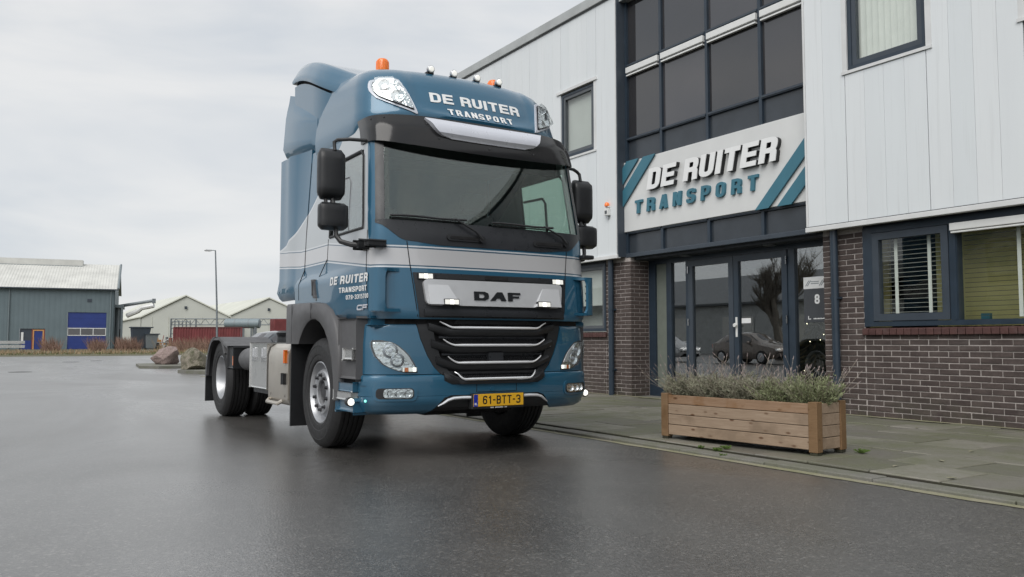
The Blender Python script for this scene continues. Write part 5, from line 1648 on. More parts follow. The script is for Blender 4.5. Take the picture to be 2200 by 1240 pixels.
# small spot lights on the roof edge
for x in (-.382, -.13, .132, .384):
    zt = 3.60
    sp = MB(); A = [];
    sp.bevbox(TX + x - .038, TX + x + .038, 7.115, 7.19, zt - .012, zt + .03, .006)
    so = sp.build('roof_spot', 'black_plastic', truck)
    sp = MB(); sp.lathe([(.030, -.005), (.038, .0), (.036, .03), (.02, .06), (0, .065)], (TX + x, 7.10, zt + .05), 'y', 16, cap0=True); sp.build('spot_housing', 'metal', so, smooth=True)
    sp = MB(); sp.lathe([(.030, -.007), (.022, -.014), (0, -.016)], (TX + x, 7.10, zt + .05), 'y', 16); sp.build('spot_lens', 'lamp_soft', so, smooth=True)
for s in (-1, 1):
    c = W(s * .649, 7.66, 3.70)
    m = MB(); m.lathe([(.062, 0), (.062, .03), (.056, .034)], c, 'z', 24); bo = m.build('beacon', 'black_plastic', truck, smooth=True)
    pr = [(.058, .034), (.064, .04)]
    pr += [(.064, .05), (.062, .12), (.058, .145), (.046, .158), (.0, .16)]
    m = MB(); m.lathe(pr, c, 'z', 24); m.build('beacon_lens', 'orange_lens', bo, smooth=True)
    for k in range(16):
        t = 2 * pi * k / 16
        MB().tube([(c[0] + .0625 * cos(t), c[1] + .0625 * sin(t), c[2] + .055), (c[0] + .0605 * cos(t), c[1] + .0605 * sin(t), c[2] + .135)], .004, 5).build('lens_rib', 'orange_lens', bo)
# roof spoiler with its base
def sp_c(t): return 3.585 + .575 * sm(.12 + .88 * t) ** .9
A, B = [], []; C_, D_ = [], []; E_, F_ = [], []
for t in lin(0, 1, 14):
    y = 7.50 + 1.66 * t
    zc = sp_c(t)
    ra, rb, rc, rd_, re, rf_ = [], [], [], [], [], []
    for k in lin(-1, 1, 61):
        w = .92 + .20 * sm(t * 1.8)
        x = w * k
        dr = .215 * max(0, (abs(k) - .885) / .115) ** 1.15 * sm(t * 2.5 + .1) + .012 * k * k
        yy = y - .05 * abs(k) ** 6 * t
        ra.append(W(x, yy, zc - dr)); rb.append(W(x * .995, yy, zc - .25))
        rc.append(W(x * .955, yy - .03 * t, zc - .2505)); rd_.append(W(x * .955, yy - .03 * t, zc - .285))
        re.append(W(x * .975, yy - .02 * t, zc - .2855)); rf_.append(W(x * .965, yy - .02 * t, 3.18))
    A.append(ra); B.append(rb); C_.append(rc); D_.append(rd_); E_.append(re); F_.append(rf_)
MB().solid(A, B).build('roof_spoiler', 'paint', truck, smooth=True, angle=50)
MB().solid(C_, D_).build('spoiler_slit', 'void', truck)
MB().solid(E_[4:], F_[4:]).build('spoiler_base', 'paint', truck, smooth=True, angle=40)

# ---- mirrors
for s in (-1, 1):
    cx_ = 1.385
    def pod(name, z0, z1, w, d, yc_, lean=0.0):
        A = []
        nz_ = 9
        for i in range(nz_ + 1):
            t = i / nz_; z = z0 + (z1 - z0) * t
            e = min(1, sqrt(max(0, 1 - abs(2 * t - 1) ** 5)) + .05) ** .7
            row = []
            for k in range(20):
                a = 2 * pi * k / 20
                ca, sa = cos(a), sin(a)
                px = math.copysign(abs(ca) ** .55, ca) * w / 2 * (.72 + .28 * e) * (1 - .10 * (1 - t) * (lean))
                py = math.copysign(abs(sa) ** .6, sa) * d / 2 * (e if sa < 0 else .9)
                row.append(W(s * (cx_ + px), yc_ + py, z))
            A.append(row)
        return MB().grid(A, closed_v=True, cap0=True, cap1=True).build(name, 'black_plastic', truck, smooth=True, angle=50)
    m1 = pod('mirror', 2.285, 2.735, .245, .15, 7.06)
    MB().box(TX + s * (cx_ - .10), TX + s * (cx_ + .10), 7.131, 7.136, 2.32, 2.70).build('mirror_glass', 'chrome', m1)
    m2 = pod('mirror', 2.005, 2.245, .265, .15, 7.0)
    MB().box(TX + s * (cx_ - .10), TX + s * (cx_ + .10), 7.071, 7.076, 2.03, 2.22).build('mirror_glass', 'chrome', m2)
    m = MB(); m.tube([W(s * 1.37, 7.06, 2.29), W(s * 1.37, 7.04, 2.22)], .022, 8); m.tube([W(s * 1.43, 7.07, 2.29), W(s * 1.43, 7.05, 2.22)], .018, 8); m.build('mirror_link', 'black_plastic', truck, smooth=True)
    m = MB(); m.tube([W(s * 1.36, 7.04, 2.72), W(s * 1.36, 7.06, 2.80), W(s * 1.33, 7.06, 2.825), W(s * 1.24, 7.0, 2.83), W(s * 1.08, 6.96, 2.83)], .017, 8); m.build('mirror_arm', 'black_plastic', truck, smooth=True)
    m = MB(); m.tube([W(s * 1.36, 6.99, 2.02), W(s * 1.36, 6.98, 1.95), W(s * 1.33, 6.95, 1.90), W(s * 1.26, 6.88, 1.87), W(s * 1.15, 6.83, 1.86)], [.02, .021, .022, .024, .03], 8); m.build('mirror_arm', 'black_plastic', truck, smooth=True)
    MB().bevbox(TX + s * 1.12, TX + s * 1.22, 6.77, 6.90, 1.84, 1.90, .015).build('mirror_bracket', 'black_plastic', truck)
    # small kerb mirror stub at the corner
    MB().bevbox(TX + s * 1.06, TX + s * 1.20, 6.60, 6.70, 1.845, 1.885, .012).build('corner_bracket', 'black_plastic', truck)
# ------------------------------------------------------------------ wooden planter with lavender
def m_wood(name, c0, c1, stain):
    t = NT(name)
    o = t.coord('Object')
    rnd = t.n('ShaderNodeObjectInfo').outputs['Random']
    off_ = t.n('ShaderNodeCombineXYZ'); t.put(off_.inputs[0], t.math('MULTIPLY', rnd, 17.0)); t.put(off_.inputs[2], t.math('MULTIPLY', rnd, 31.0))
    v = t.n('ShaderNodeVectorMath', operation='ADD'); t.put(v.inputs[0], o); t.put(v.inputs[1], off_.outputs[0])
    p = v.outputs[0]
    g = t.noise(t.mapping(p, (40, 2.2, 60)), 1.0, 5, 0.65, 0.8)
    k = t.vor(t.mapping(p, (7, 5.5, 13)), 1.0)
    knot = t.mapr(k.outputs['Distance'], 0.09, 0.20, 0.9, 0.0)
    c = t.ramp(g, [(0.3, c0), (0.7, c1)])
    c = t.mix(t.math('MULTIPLY', t.math('SUBTRACT', rnd, 0.5), 0.5), c, (0.42, 0.30, 0.20))
    c = t.mix(knot, c, (0.10, 0.045, 0.02))
    st = t.noise(p, 2.6, 4, 0.6)
    c = t.mix(t.mapr(st, 0.52, 0.66, 0, 0.75), c, stain)
    MATS[name] = t.done(t.bsdf(c, 0.62, 0, 0.35, t.bump(g, 0.25, 0.004)))
m_wood('plank', (0.275, 0.200, 0.140), (0.375, 0.285, 0.210), (0.225, 0.165, 0.115))
m_wood('plank_top', (0.25, 0.155, 0.092), (0.345, 0.232, 0.155), (0.22, 0.110, 0.042))
m_wood('post_wood', (0.165, 0.098, 0.048), (0.225, 0.138, 0.072), (0.14, 0.078, 0.035))
simple('lavender_leaf', (0.235, 0.235, 0.165), 0.7, var=0.35, vscale=16)
simple('lavender_leaf_green', (0.20, 0.225, 0.115), 0.7, var=0.3, vscale=16)
simple('lavender_stalk', (0.30, 0.26, 0.21), 0.8, var=0.3, vscale=25)
simple('lavender_head', (0.30, 0.25, 0.24), 0.85, var=0.35, vscale=30)
C0 = Vector((5.998, 4.678, 0)); AV = Vector((-.185, 1.74, 0)).normalized(); BV = Vector((AV.y, -AV.x, 0))
PL, PW = 1.75, .463
def PF(u, v, z): 
    p = C0 + AV * u + BV * v
    return (p.x, p.y, z)
plr = thing('wooden_planter', (C0.x, C0.y, PZ), 'long brown timber planter box with corner posts, standing on the pavement', 'planter')
def pbar(name, mat, u0, u1, v0, v1, z0, z1, par=plr):
    m = MB().bevbox(u0, u1, v0, v1, z0, z1, .005)
    # built in the planter's own frame so that the grain runs along each board
    m.v = [PF(*p) for p in m.v]
    o = m.build(name, mat, par, smooth=False)
    return o
for u in (0, PL - .085):
    for v in (0, PW - .085):
        po = pbar('post', 'post_wood', u, u + .085, v, v + .085, PZ + .025, .505)
        pbar('post_foot', 'soil', u + .006, u + .079, v + .006, v + .079, PZ, PZ + .0245, po)
zs_p = [.095, .198, .300, .402]
for k, z in enumerate(zs_p):
    h_ = .098 if k < 3 else .088
    mt = 'plank' if k < 3 else 'plank_top'
    pbar('plank', mt, .0855, PL - .0855, .012, .034, z, z + h_)
    pbar('plank', mt, .0855, PL - .0855, PW - .034, PW - .012, z, z + h_)
    pbar('plank', 'plank', .012, .034, .0855, PW - .0855, z, z + h_)
    pbar('plank', 'plank', PL - .034, PL - .012, .0855, PW - .0855, z, z + h_)
pbar('lining', 'void', .036, PL - .036, .036, PW - .036, .10, .30)
pbar('soil', 'soil', .036, PL - .036, .036, PW - .036, .30, .44)

LAVL = ['lavender bush sprawling over the far left post of the planter', 'grey green lavender bush beside the one over the far left post', 'lavender bush in the middle of the planter, before the double door', 'lavender bush with tall dry stalks next to the greener one', 'greener lavender bush at the end post of the planter nearest the downpipe']
def lavender(k, u0, green):
    random.seed(100 + k)
    c = PF(u0, PW / 2, .43)
    root = thing('lavender_bush', c, LAVL[k], 'lavender', 'lavender bushes in the timber planter')
    lf = MB(); st = MB(); hd = MB()
    hs_ = (1.0, .92, 1.04, .86, 1.0)[k]
    for i in range(150):
        # woody stems fan out from the soil and carry the leaves in tufts
        a = random.uniform(0, 2 * pi); r = random.random() ** .55
        b0 = Vector(PF(u0 + r * cos(a) * .12, PW / 2 + r * sin(a) * .13, .42))
        L0 = random.uniform(.15, .335) * hs_ * (1 - .12 * r)
        d0 = (AV * (cos(a) * r * .75 + random.uniform(-.2, .2)) + BV * (sin(a) * r * .85 + random.uniform(-.2, .2)) + Vector((0, 0, 1))).normalized()
        bend = AV * random.uniform(-.06, .06) + BV * random.uniform(-.06, .06)
        st.tube([b0, b0 + d0 * L0 * .5, b0 + d0 * L0 + bend * .5], .0016, 3, caps=False)
        for j in range(46):
            f_ = .12 + .88 * random.random() ** .8
            p = b0 + d0 * L0 * f_ + bend * .5 * f_ * f_
            sp = Vector((random.gauss(0, 1), random.gauss(0, 1), random.gauss(.35, .6))).normalized()
            d = (d0 * .55 + sp * .85).normalized()
            L_ = random.uniform(.020, .052); w = random.uniform(.0024, .0048)
            sdir = d.cross(Vector((random.uniform(-1, 1), random.uniform(-1, 1), random.uniform(-.3, 1)))).normalized() * w
            q = p + d * L_; mid = p + d * L_ * .5
            lf.add([p, mid + sdir, q, mid - sdir], [(0, 1, 2, 3)])
    for i in range(64):
        a = random.uniform(0, 2 * pi); r = random.random() ** .5
        du = r * cos(a) * .20; dv = r * sin(a) * .20
        p = Vector(PF(u0 + du, PW / 2 + dv, .48))
        out_ = .6
        d = (AV * (du * out_ * 1.6 + random.uniform(-.12, .12)) + BV * (dv * 1.6 + random.uniform(-.12, .12)) + Vector((0, 0, .23 + random.uniform(-.08, .09))))
        if random.random() < .22: d *= 1.35
        q = p + d
        b = p + d * .55 + Vector((random.uniform(-.02, .02), random.uniform(-.02, .02), 0))
        st.tube([p, b, q], .0011, 3, caps=False)
        e = d.normalized()
        n_ = random.randint(3, 6)
        for j in range(n_):
            cpt = q + e * (.006 * j - .010)
            s_ = .0055 * (1 - .1 * j)
            ax = Vector((random.uniform(-1, 1), random.uniform(-1, 1), random.uniform(-1, 1))).normalized()
            bx_ = e.cross(ax).normalized()
            hd.add([cpt + bx_ * s_, cpt + e * .008, cpt - bx_ * s_, cpt - e * .003], [(0, 1, 2, 3)])
            bx_ = e.cross(bx_).normalized()
            hd.add([cpt + bx_ * s_, cpt + e * .008, cpt - bx_ * s_, cpt - e * .003], [(0, 1, 2, 3)])
    for mb_, nm, mt in ((lf, 'foliage', 'lavender_leaf_green' if green else 'lavender_leaf'), (st, 'flower_stalks', 'lavender_stalk'), (hd, 'flower_heads', 'lavender_head')):
        o = mb_.build(nm, mt, root, fixn=False); o['kind'] = 'stuff'
for k, u in enumerate((1.60, 1.26, .90, .54, .18)): lavender(k, u, k in (3, 4))

# ------------------------------------------------------------------ boulders on the traffic islands
def m_rock(name, c0, c1, moss, k):
    t = NT(name)
    p = t.coord('Object')
    n1 = t.noise(p, 5, 6, 0.7, 0.5); n2 = t.noise(p, 24, 5, 0.7)
    c = t.ramp(n2, [(0.3, c0), (0.7, c1)])
    c = t.mix(t.mapr(n1, 0.5 - k, 0.72 - k, 0, .85), c, moss)
    MATS[name] = t.done(t.bsdf(c, 0.85, 0, 0.3, t.bump(t.math('ADD', n1, n2), 0.8, 0.05)))
m_rock('rock_pink', (0.20, 0.145, 0.135), (0.42, 0.33, 0.31), (0.16, 0.14, 0.11), 0)
m_rock('rock_moss', (0.16, 0.14, 0.11), (0.38, 0.34, 0.28), (0.065, 0.075, 0.035), .08)
def rock(loc, sx, sy, sz, seed, mat, lab, tilt):
    random.seed(seed)
    bm = bmesh.new()
    bmesh.ops.create_icosphere(bm, subdivisions=4, radius=1)
    planes = [(Vector((0, 0, -1)), .36), (Vector((.3, 0, .95)).normalized(), .62)] + [(Vector((random.uniform(-1, 1), random.uniform(-1, 1), random.uniform(-.8, 1))).normalized(), random.uniform(.42, .80)) for _ in range(26)]
    import mathutils
    for v in bm.verts:
        co = v.co.copy()
        for n, d in planes:
            q = co.dot(n)
            if q > d: co -= n * (q - d) * .985
        co += co.normalized() * (mathutils.noise.noise(co * 2.3 + Vector((seed, 0, 0))) * .07 + mathutils.noise.noise(co * 7 + Vector((0, seed, 0))) * .03)
        co.x += tilt * co.z
        v.co = Vector((co.x * sx, co.y * sy, co.z * sz))
    zmin = min(v.co.z for v in bm.verts)
    me = bpy.data.meshes.new('boulder'); bm.to_mesh(me); bm.free()
    me.materials.append(MATS[mat])
    o = bpy.data.objects.new('boulder', me); COL.objects.link(o)
    o.location = (loc[0], loc[1], loc[2] - zmin - .02); o.rotation_euler = (0, 0, -YAW)
    prop(o, lab, 'boulder', 'boulders beside the road')
def island(pts, z, lab):
    m = MB(); m.prism(pts, lambda u, v, d: (u, v, d), -.02, z)
    o = m.build('traffic_island', 'kerb', loc=(pts[0][0], pts[0][1], 0)); prop(o, lab, 'island', kind='structure')
island([(5.0, 35.2), (5.55, 34.3), (7.6, 34.3), (8.0, 37.5), (7.0, 40), (5.4, 39)], .10, 'low concrete island under the pinkish boulder')
island([(5.35, 29.4), (5.9, 27.2), (9.2, 26.9), (9.5, 33), (6.6, 33)], .10, 'low concrete island under the mossy boulder')
rock((6.25, 36.9, .09), .86, .78, .80, 44, 'rock_pink', 'angular pinkish grey boulder on the low island', .15)
rock((5.92, 29.7, .09), .80, .70, .72, 25, 'rock_moss', 'squat boulder, pale on top and mossy dark below', .05)

# ------------------------------------------------------------------ far verge
mb = MB(); rows = []
random.seed(21)
for i in range(60):
    x = -60 + i * 3.0
    ye = 67.8 + .02 * x + random.uniform(-.25, .25)
    rows.append([(x, ye, .004), (x, ye + .6, .10), (x, 90, .14), (x, 140, .12), (x, 420, .10)])
mb.grid(rows); vg = mb.build('verge', 'verge', smooth=True); prop(vg, 'rough brown green verge beyond the road', 'verge', kind='structure')
simple('reed', (0.26, 0.19, 0.115), 0.8, var=0.35, vscale=2)
simple('reed_red', (0.19, 0.115, 0.085), 0.8, var=0.35, vscale=2)
simple('grass', (0.105, 0.115, 0.042), 0.8, var=0.35, vscale=2)
def blades(name, mat, spots, n, h0, h1, lab, cat, w=.03):
    m = MB()
    for (x0, x1, y0, y1, k) in spots:
        for i in range(int(n * k)):
            x, y = random.uniform(x0, x1), random.uniform(y0, y1)
            h = random.uniform(h0, h1); a = random.uniform(0, 2 * pi); l_ = random.uniform(.05, .45) * h
            dx, dy = cos(a) * l_, sin(a) * l_
            ww = w * random.uniform(.5, 1.2)
            m.add([(x - ww * cos(YAW), y + ww * sin(YAW), .08), (x + ww * cos(YAW), y - ww * sin(YAW), .08), (x + dx + ww * .5, y + dy, h * .7), (x + dx * 1.5, y + dy * 1.5, h)], [(0, 1, 2, 3)])
    o = m.build(name, mat, loc=(0, 0, 0), fixn=False); prop(o, lab, cat, kind='stuff')
random.seed(31)
blades('dry_grass', 'reed', [(0, 30, 70, 84, 1)], 2600, .15, .55, 'dry straw coloured grass on the far verge', 'grass', .035)
blades('short_grass', 'grass', [(-2, 34, 68.6, 76, 1)], 3000, .10, .28, 'short green grass along the far kerb', 'grass', .04)
blades('dead_weeds', 'reed_red', [(8.5, 9.8, 90, 94, .5), (11.2, 13.2, 92, 96, .9), (14.5, 18, 80, 86, .5), (18, 30, 82, 89, 1.3), (4.5, 6, 92, 96, .3)], 900, .5, 1.75, 'tall reddish dead weeds in front of the container and workshop', 'weeds', .03)
blades('reed_bed', 'reed', [(14, 30, 84, 90, 1)], 700, .5, 1.5, 'pale dry reeds before the red container', 'reeds', .03)

# ------------------------------------------------------------------ workshop with the blue roller door
simple('shop_wall', (0.130, 0.172, 0.190), 0.55, var=0.06, vscale=.6)
simple('shop_trim', (0.17, 0.205, 0.22), 0.5)
simple('roof_pale', (0.56, 0.56, 0.53), 0.6, var=0.12, vscale=.5)
simple('blue_door', (0.018, 0.040, 0.20), 0.45, var=0.08, vscale=1)
simple('orange_frame', (0.55, 0.28, 0.10), 0.6)
simple('rust_red', (0.20, 0.055, 0.045), 0.7)
R0 = Vector((13.35, 115.6, 0)); UD = Vector((-.989, .145, 0)); VD = Vector((.145, .989, 0))
def SF(u, v, z): p = R0 + UD * u + VD * v; return (p.x, p.y, z + .1)
shop = thing('workshop_building', SF(0, 0, 0), 'blue grey steel workshop with pale roof and blue roller door', 'building')
def sbox(name, mat, u0, u1, v0, v1, z0, z1, par=shop):
    m = MB().box(u0, u1, v0, v1, z0, z1); m.v = [SF(*p) for p in m.v]; return m.build(name, mat, par)
def ribbed(u0, u1, v0, v1, z0, z1, pitch, d):
    A = []
    n = max(2, int((u1 - u0) / pitch)); us = []
    for i in range(n):
        a = u0 + (u1 - u0) * i / n; s_ = (u1 - u0) / n
        us += [(a, 0), (a + s_ * .35, 0), (a + s_ * .45, d), (a + s_ * .9, d)]
    us.append((u1, 0))
    return [[(u, v0 - e, z0) for u, e in us], [(u, v1 - e, z1) for u, e in us]]
for (u0, u1, z0, z1) in ((0, .9, 0, 7.6), (5.2, 7.6, 0, 7.6), (.9, 5.2, 4.6, 7.6), (10.3, 46, 0, 7.6), (7.6, 10.3, 2.55, 7.6)):
    g = ribbed(u0, u1, 0, 0, z0, z1, .5, .010)
    m = MB().grid([[SF(*p) for p in r] for r in g]); m.build('wall', 'shop_wall', shop)
sbox('backing_wall', 'shop_wall', 0, 46, .12, .3, 4.6, 7.6); sbox('backing_wall', 'shop_wall', 10.4, 46, .12, .3, 0, 4.6); sbox('backing_wall', 'shop_wall', 5.25, 7.55, .12, .3, 0, 4.6)
m = MB().add([SF(0, .0, 0), SF(0, 16.4, 0), SF(0, 16.4, 7.6), SF(0, 8.2, 11.2), SF(0, 0, 7.6), SF(.2, 0, 0), SF(.2, 16.4, 0), SF(.2, 16.4, 7.6), SF(.2, 8.2, 11.2), SF(.2, 0, 7.6)], [(0, 1, 2, 3, 4), (9, 8, 7, 6, 5), (0, 5, 6, 1), (1, 6, 7, 2), (2, 7, 8, 3), (3, 8, 9, 4), (4, 9, 5, 0)])
m.build('gable_wall', 'shop_wall', shop)
g = ribbed(-.35, 46, -.35, 8.2, 7.52, 11.30, .33, .0)
A = []
for v, z in ((-.35, 7.52), (8.2, 11.30), (16.7, 7.52)):
    row = []
    n = 140
    for i in range(n):
        a = -.35 + 46.35 * i / n; s_ = 46.35 / n
        row += [SF(a, v, z), SF(a + s_ * .4, v, z), SF(a + s_ * .5, v, z + .03), SF(a + s_ * .9, v, z + .03)]
    A.append(row)
m = MB().grid(A); rf = m.build('roof', 'roof_pale', shop)
sbox('ridge_vent', 'roof_pale', 4.2, 46, 7.3, 9.1, 10.75, 11.75, rf)
sbox('ridge_vent_shadow', 'shop_trim', 4.15, 46, 7.22, 7.28, 10.7, 10.95, rf)
m = MB(); m.tube([SF(-.38, -.38, 7.6), SF(-.38, 8.2, 11.38)], .14, 4); m.build('verge_trim', 'shop_trim', rf)
sbox('gutter', 'frame_grey', -.35, 46, -.52, -.36, 7.40, 7.55, rf)
for u in (.45, 11.5):
    m = MB(); m.tube([SF(u, -.1, 0), SF(u, -.1, 7.4)], .07, 8); m.build('downpipe', 'shop_trim', shop)
rd = sbox('roller_door', 'blue_door', .9, 5.2, .10, .16, 0, 4.6)
for z in (.1, .9, 3.05, 3.85): sbox('door_panel', 'blue_door', .93, 5.17, .085, .0995, z, z + .77, rd)
sbox('door_panel', 'blue_door', .93, 5.17, .085, .0995, 2.72, 3.02, rd)
for k in range(3):
    a = .98 + k * 1.407
    sbox('door_window', 'curtain_glass', a, a + 1.32, .07, .0845, 1.80, 2.58, rd)
for k in range(4): sbox('window_bar', 'white_plastic', .90 + k * 1.407, .98 + k * 1.407, .05, .0695, 1.72, 2.66, rd)
sbox('window_bar', 'white_plastic', .9, 5.2, .055, .0698, 1.70, 1.79, rd); sbox('window_bar', 'white_plastic', .9, 5.2, .055, .0698, 2.585, 2.67, rd)
pd = sbox('side_door', 'blue_door', 7.85, 8.78, .05, .1, 0, 2.3)
for (a, b, z0, z1, mt) in ((7.73, 7.86, 0, 2.42, 'orange_frame'), (8.77, 8.90, 0, 2.42, 'orange_frame'), (7.86, 8.77, 2.28, 2.42, 'orange_frame'), (7.61, 7.729, 0, 2.5, 'rust_red'), (8.901, 9.02, 0, 2.5, 'rust_red')): sbox('door_frame', mt, a, b, .0, .06, z0, z1, pd)
sbox('recess', 'frame_grey', 7.55, 10.3, .11, .2, 0, 2.55)
sbox('recess_panel', 'blue_door', 9.05, 10.25, .05, .1, 0, 1.1)
sbox('white_sheet', 'white_plastic', 9.9, 10.15, .04, .08, 1.0, 2.1)
sbox('wall_vent', 'frame_grey', 2.6, 3.1, -.06, -.0, 5.9, 6.3)
# lean-to annex beside it
an = thing('annex_shed', SF(-1.6, 1, 0), 'narrow blue grey annex with a slender post beside the workshop', 'shed')
sbox('wall', 'shop_wall', -.8, -.02, 2.5, 8, 0, 5.2, an); sbox('post', 'shop_trim', -.95, -.7, .9, 1.2, 0, 5.5, an)
sbox('beam', 'shop_trim', -1.0, -.02, .9, 8, 5.3, 5.65, an); sbox('doorway', 'dark_in', -.65, -.2, 2.44, 2.49, 0, 2.6, an)

# ------------------------------------------------------------------ pale warehouses far behind
simple('pale_wall', (0.46, 0.475, 0.44), 0.7, var=0.06, vscale=.2)
simple('pale_roof', (0.56, 0.57, 0.51), 0.7, var=0.08, vscale=.2)
def gable(name, lab, P0, P1, zr, ze, depth, parts_extra=None):
    """gable front from P0 (left eave) to P1 (right eave)"""
    P0, P1 = Vector((*P0, 0)), Vector((*P1, 0)); D = Vector((-.03, 1, 0)) * depth
    M = (P0 + P1) / 2
    t = thing(name, P0, lab, 'building')
    up_ = lambda p, z: (p.x, p.y, z)
    m = MB().add([up_(P0, 0), up_(P1, 0), up_(P1, ze), up_(M, zr), up_(P0, ze)], [(0, 1, 2, 3, 4)]); 
    w = m.build('gable_wall', 'pale_wall', t)
    MB().add([up_(P0, 0), up_(P0, ze), up_(P0 + D, ze), up_(P0 + D, 0)], [(0, 1, 2, 3)]).build('side_wall', 'pale_wall', t)
    MB().add([up_(P1, 0), up_(P1, ze), up_(P1 + D, ze), up_(P1 + D, 0)], [(0, 1, 2, 3)]).build('side_wall', 'pale_wall', t)
    MB().add([up_(P0 + D, 0), up_(P1 + D, 0), up_(P1 + D, ze), up_(M + D, zr), up_(P0 + D, ze)], [(0, 1, 2, 3, 4)]).build('gable_wall', 'pale_wall', t)
    F = (P1 - P0).normalized() * .4; b = D.normalized() * -.4
    for a_, s_ in ((P0 - F, 0), (P1 + F, 1)):
        A = [[up_(a_ + b, ze - .2), up_(M + b, zr + .1)], [up_(a_ + D, ze - .2), up_(M + D, zr + .1)]]
        B = [[(p[0], p[1], p[2] + .25) for p in r] for r in A]
        MB().solid(A, B).build('roof_slope', 'pale_roof', t)
    q = M + b; MB().box(M.x - .25, M.x + .25, M.y - .42, M.y - .3, zr - 2.6, zr - 2.0).build('gable_vent', 'frame_grey', t)
    for k in range(5):
        s0 = P0 + (P1 - P0) * (.12 + .19 * k); MB().tube([up_(s0 + b * .1, 0), up_(s0 + b * .1, ze)], .06, 4).build('wall_rib', 'pale_roof', t)
    return t
gable('warehouse', 'pale warehouse with gable roof and low lean-to side beside the workshop', (26.3, 184.2), (41.4, 174.7), 10.3, 6.15, 48)
gable('warehouse', 'pale gabled warehouse standing behind the tank and truck wheels', (42.0, 180.1), (57.2, 170.6), 10.1, 6.15, 48)
lt = thing('lean_to', (22, 189, 0), 'low pale lean-to against the warehouse side', 'shed')
MB().add([(20.5, 187.8, 0), (26.2, 184.3, 0), (26.2, 184.3, 6.0), (20.5, 187.8, 4.6)], [(0, 1, 2, 3)]).build('wall', 'pale_wall', lt)
A = [[(20.2, 187.6, 4.55), (26.3, 183.9, 6.1)], [(20.2, 232, 4.55), (26.3, 230, 6.1)]]
MB().solid(A, [[(p[0], p[1], p[2] + .2) for p in r] for r in A]).build('roof', 'pale_roof', lt)

# ------------------------------------------------------------------ red container
simple('container_red', (0.155, 0.032, 0.034), 0.65, var=0.28, vscale=.9)
simple('container_dark', (0.09, 0.025, 0.025), 0.7)
K0 = Vector((16.9, 95.85, .1)); KD = Vector((.843, -.537, 0)); KV = Vector((.537, .843, 0))
def KF(u, v, z): p = K0 + KD * u + KV * v; return (p.x, p.y, p.z + z)
ko = thing('shipping_container', KF(0, 0, 0), 'rusty dark red shipping container among dead weeds', 'container')
n = 25; prof = []
for i in range(n):
    a = .12 + 7.2 * i / n; s_ = 7.2 / n
    prof += [(a, 0), (a + s_ * .3, 0), (a + s_ * .5, .05), (a + s_ * .8, .05)]
m = MB().grid([[KF(u, v, z) for u, v in prof] for z in (.16, 2.42)]); m.build('side_wall', 'container_red', ko)
def kbox(name, mat, *a):
    m = MB().box(*a); m.v = [KF(*p) for p in m.v]; return m.build(name, mat, ko)
kbox('top_rail', 'container_dark', 0, 7.45, -.03, .1, 2.43, 2.56); kbox('bottom_rail', 'container_dark', 0, 7.45, -.03, .1, 0, .155)
kbox('corner_post', 'container_red', -.02, .115, -.035, .1, .156, 2.429); kbox('end_wall', 'container_dark', .0, .1, .101, 2.4, .0, 2.54); kbox('corner_post', 'container_red', 7.33, 7.46, -.035, .1, .156, 2.429); kbox('roof', 'container_dark', .1, 7.4, .101, 2.4, 2.45, 2.53)

# ------------------------------------------------------------------ yard things behind: truss, tank, heaps, conveyor, guard rail
simple('steel', (0.20, 0.225, 0.24), 0.55, metal=0.2, var=0.12)
simple('tank_grey', (0.20, 0.25, 0.27), 0.5, var=0.1)
gt = thing('steel_truss', (22.2, 127.8, .1), 'long grey lattice girder on posts behind the container', 'truss')
G0, G1 = Vector((22.2, 127.8, 0)), Vector((40, 116.6, 0))
for nm, z in (('top_chord', 4.35), ('bottom_chord', 3.5)):
    MB().tube([(G0.x, G0.y, z), (G1.x, G1.y, z)], .07, 4).build(nm, 'steel', gt)
N_ = 30
for i in range(N_):
    a = G0 + (G1 - G0) * (i / N_); b = G0 + (G1 - G0) * ((i + 1) / N_)
    z0, z1 = (3.5, 4.35) if i % 2 == 0 else (4.35, 3.5)
    MB().tube([(a.x, a.y, z0), (b.x, b.y, z1)], .04, 4).build('brace', 'steel', gt)
for f_ in (0.0, .17, .55, .9):
    a = G0 + (G1 - G0) * f_; MB().tube([(a.x, a.y, .1), (a.x, a.y, 4.4)], .12, 6).build('post', 'steel', gt)
rk = thing('steel_rack', (22.3, 127.5, .1), 'grey storage rack with crossbars beside the container', 'rack')
for i in range(6):
    a = G0 + (G1 - G0) * (.005 + .026 * i) + Vector((-.3, -1.2, 0)); MB().tube([(a.x, a.y, .1), (a.x, a.y, 4.1)], .07, 4).build('upright', 'steel', rk)
for z in (2.2, 3.0, 3.9):
    a = G0 + (G1 - G0) * .005 + Vector((-.3, -1.25, 0)); b = G0 + (G1 - G0) * .135 + Vector((-.3, -1.25, 0)); MB().tube([(a.x, a.y, z), (b.x, b.y, z)], .06, 4).build('crossbar', 'steel', rk)
tk = thing('storage_tank', (28, 112.5, .1), 'horizontal grey cylindrical tank on a frame behind the container', 'tank')
T0, T1 = Vector((26.4, 113.4, 3.45)), Vector((30.3, 110.9, 3.45))
m = MB(); m.tube([T0, T0 + (T1 - T0) * .02, T0 + (T1 - T0) * .98, T1], [.5, .62, .62, .5], 18); m.build('tank_shell', 'tank_grey', tk, smooth=True)
for f_ in (.15, .5, .85):
    p = T0 + (T1 - T0) * f_; MB().box(p.x - .15, p.x + .15, p.y - .5, p.y + .5, .1, 3.0).build('support', 'steel', tk)
for f_ in (.3, .7):
    p = T0 + (T1 - T0) * f_; d_ = (T1 - T0).normalized() * .05; m = MB(); m.tube([p - d_, p + d_], .635, 18); m.build('band', 'steel', tk)
rt = thing('red_trailer', (32, 108, .1), 'small faded red trailer behind the tank', 'trailer')
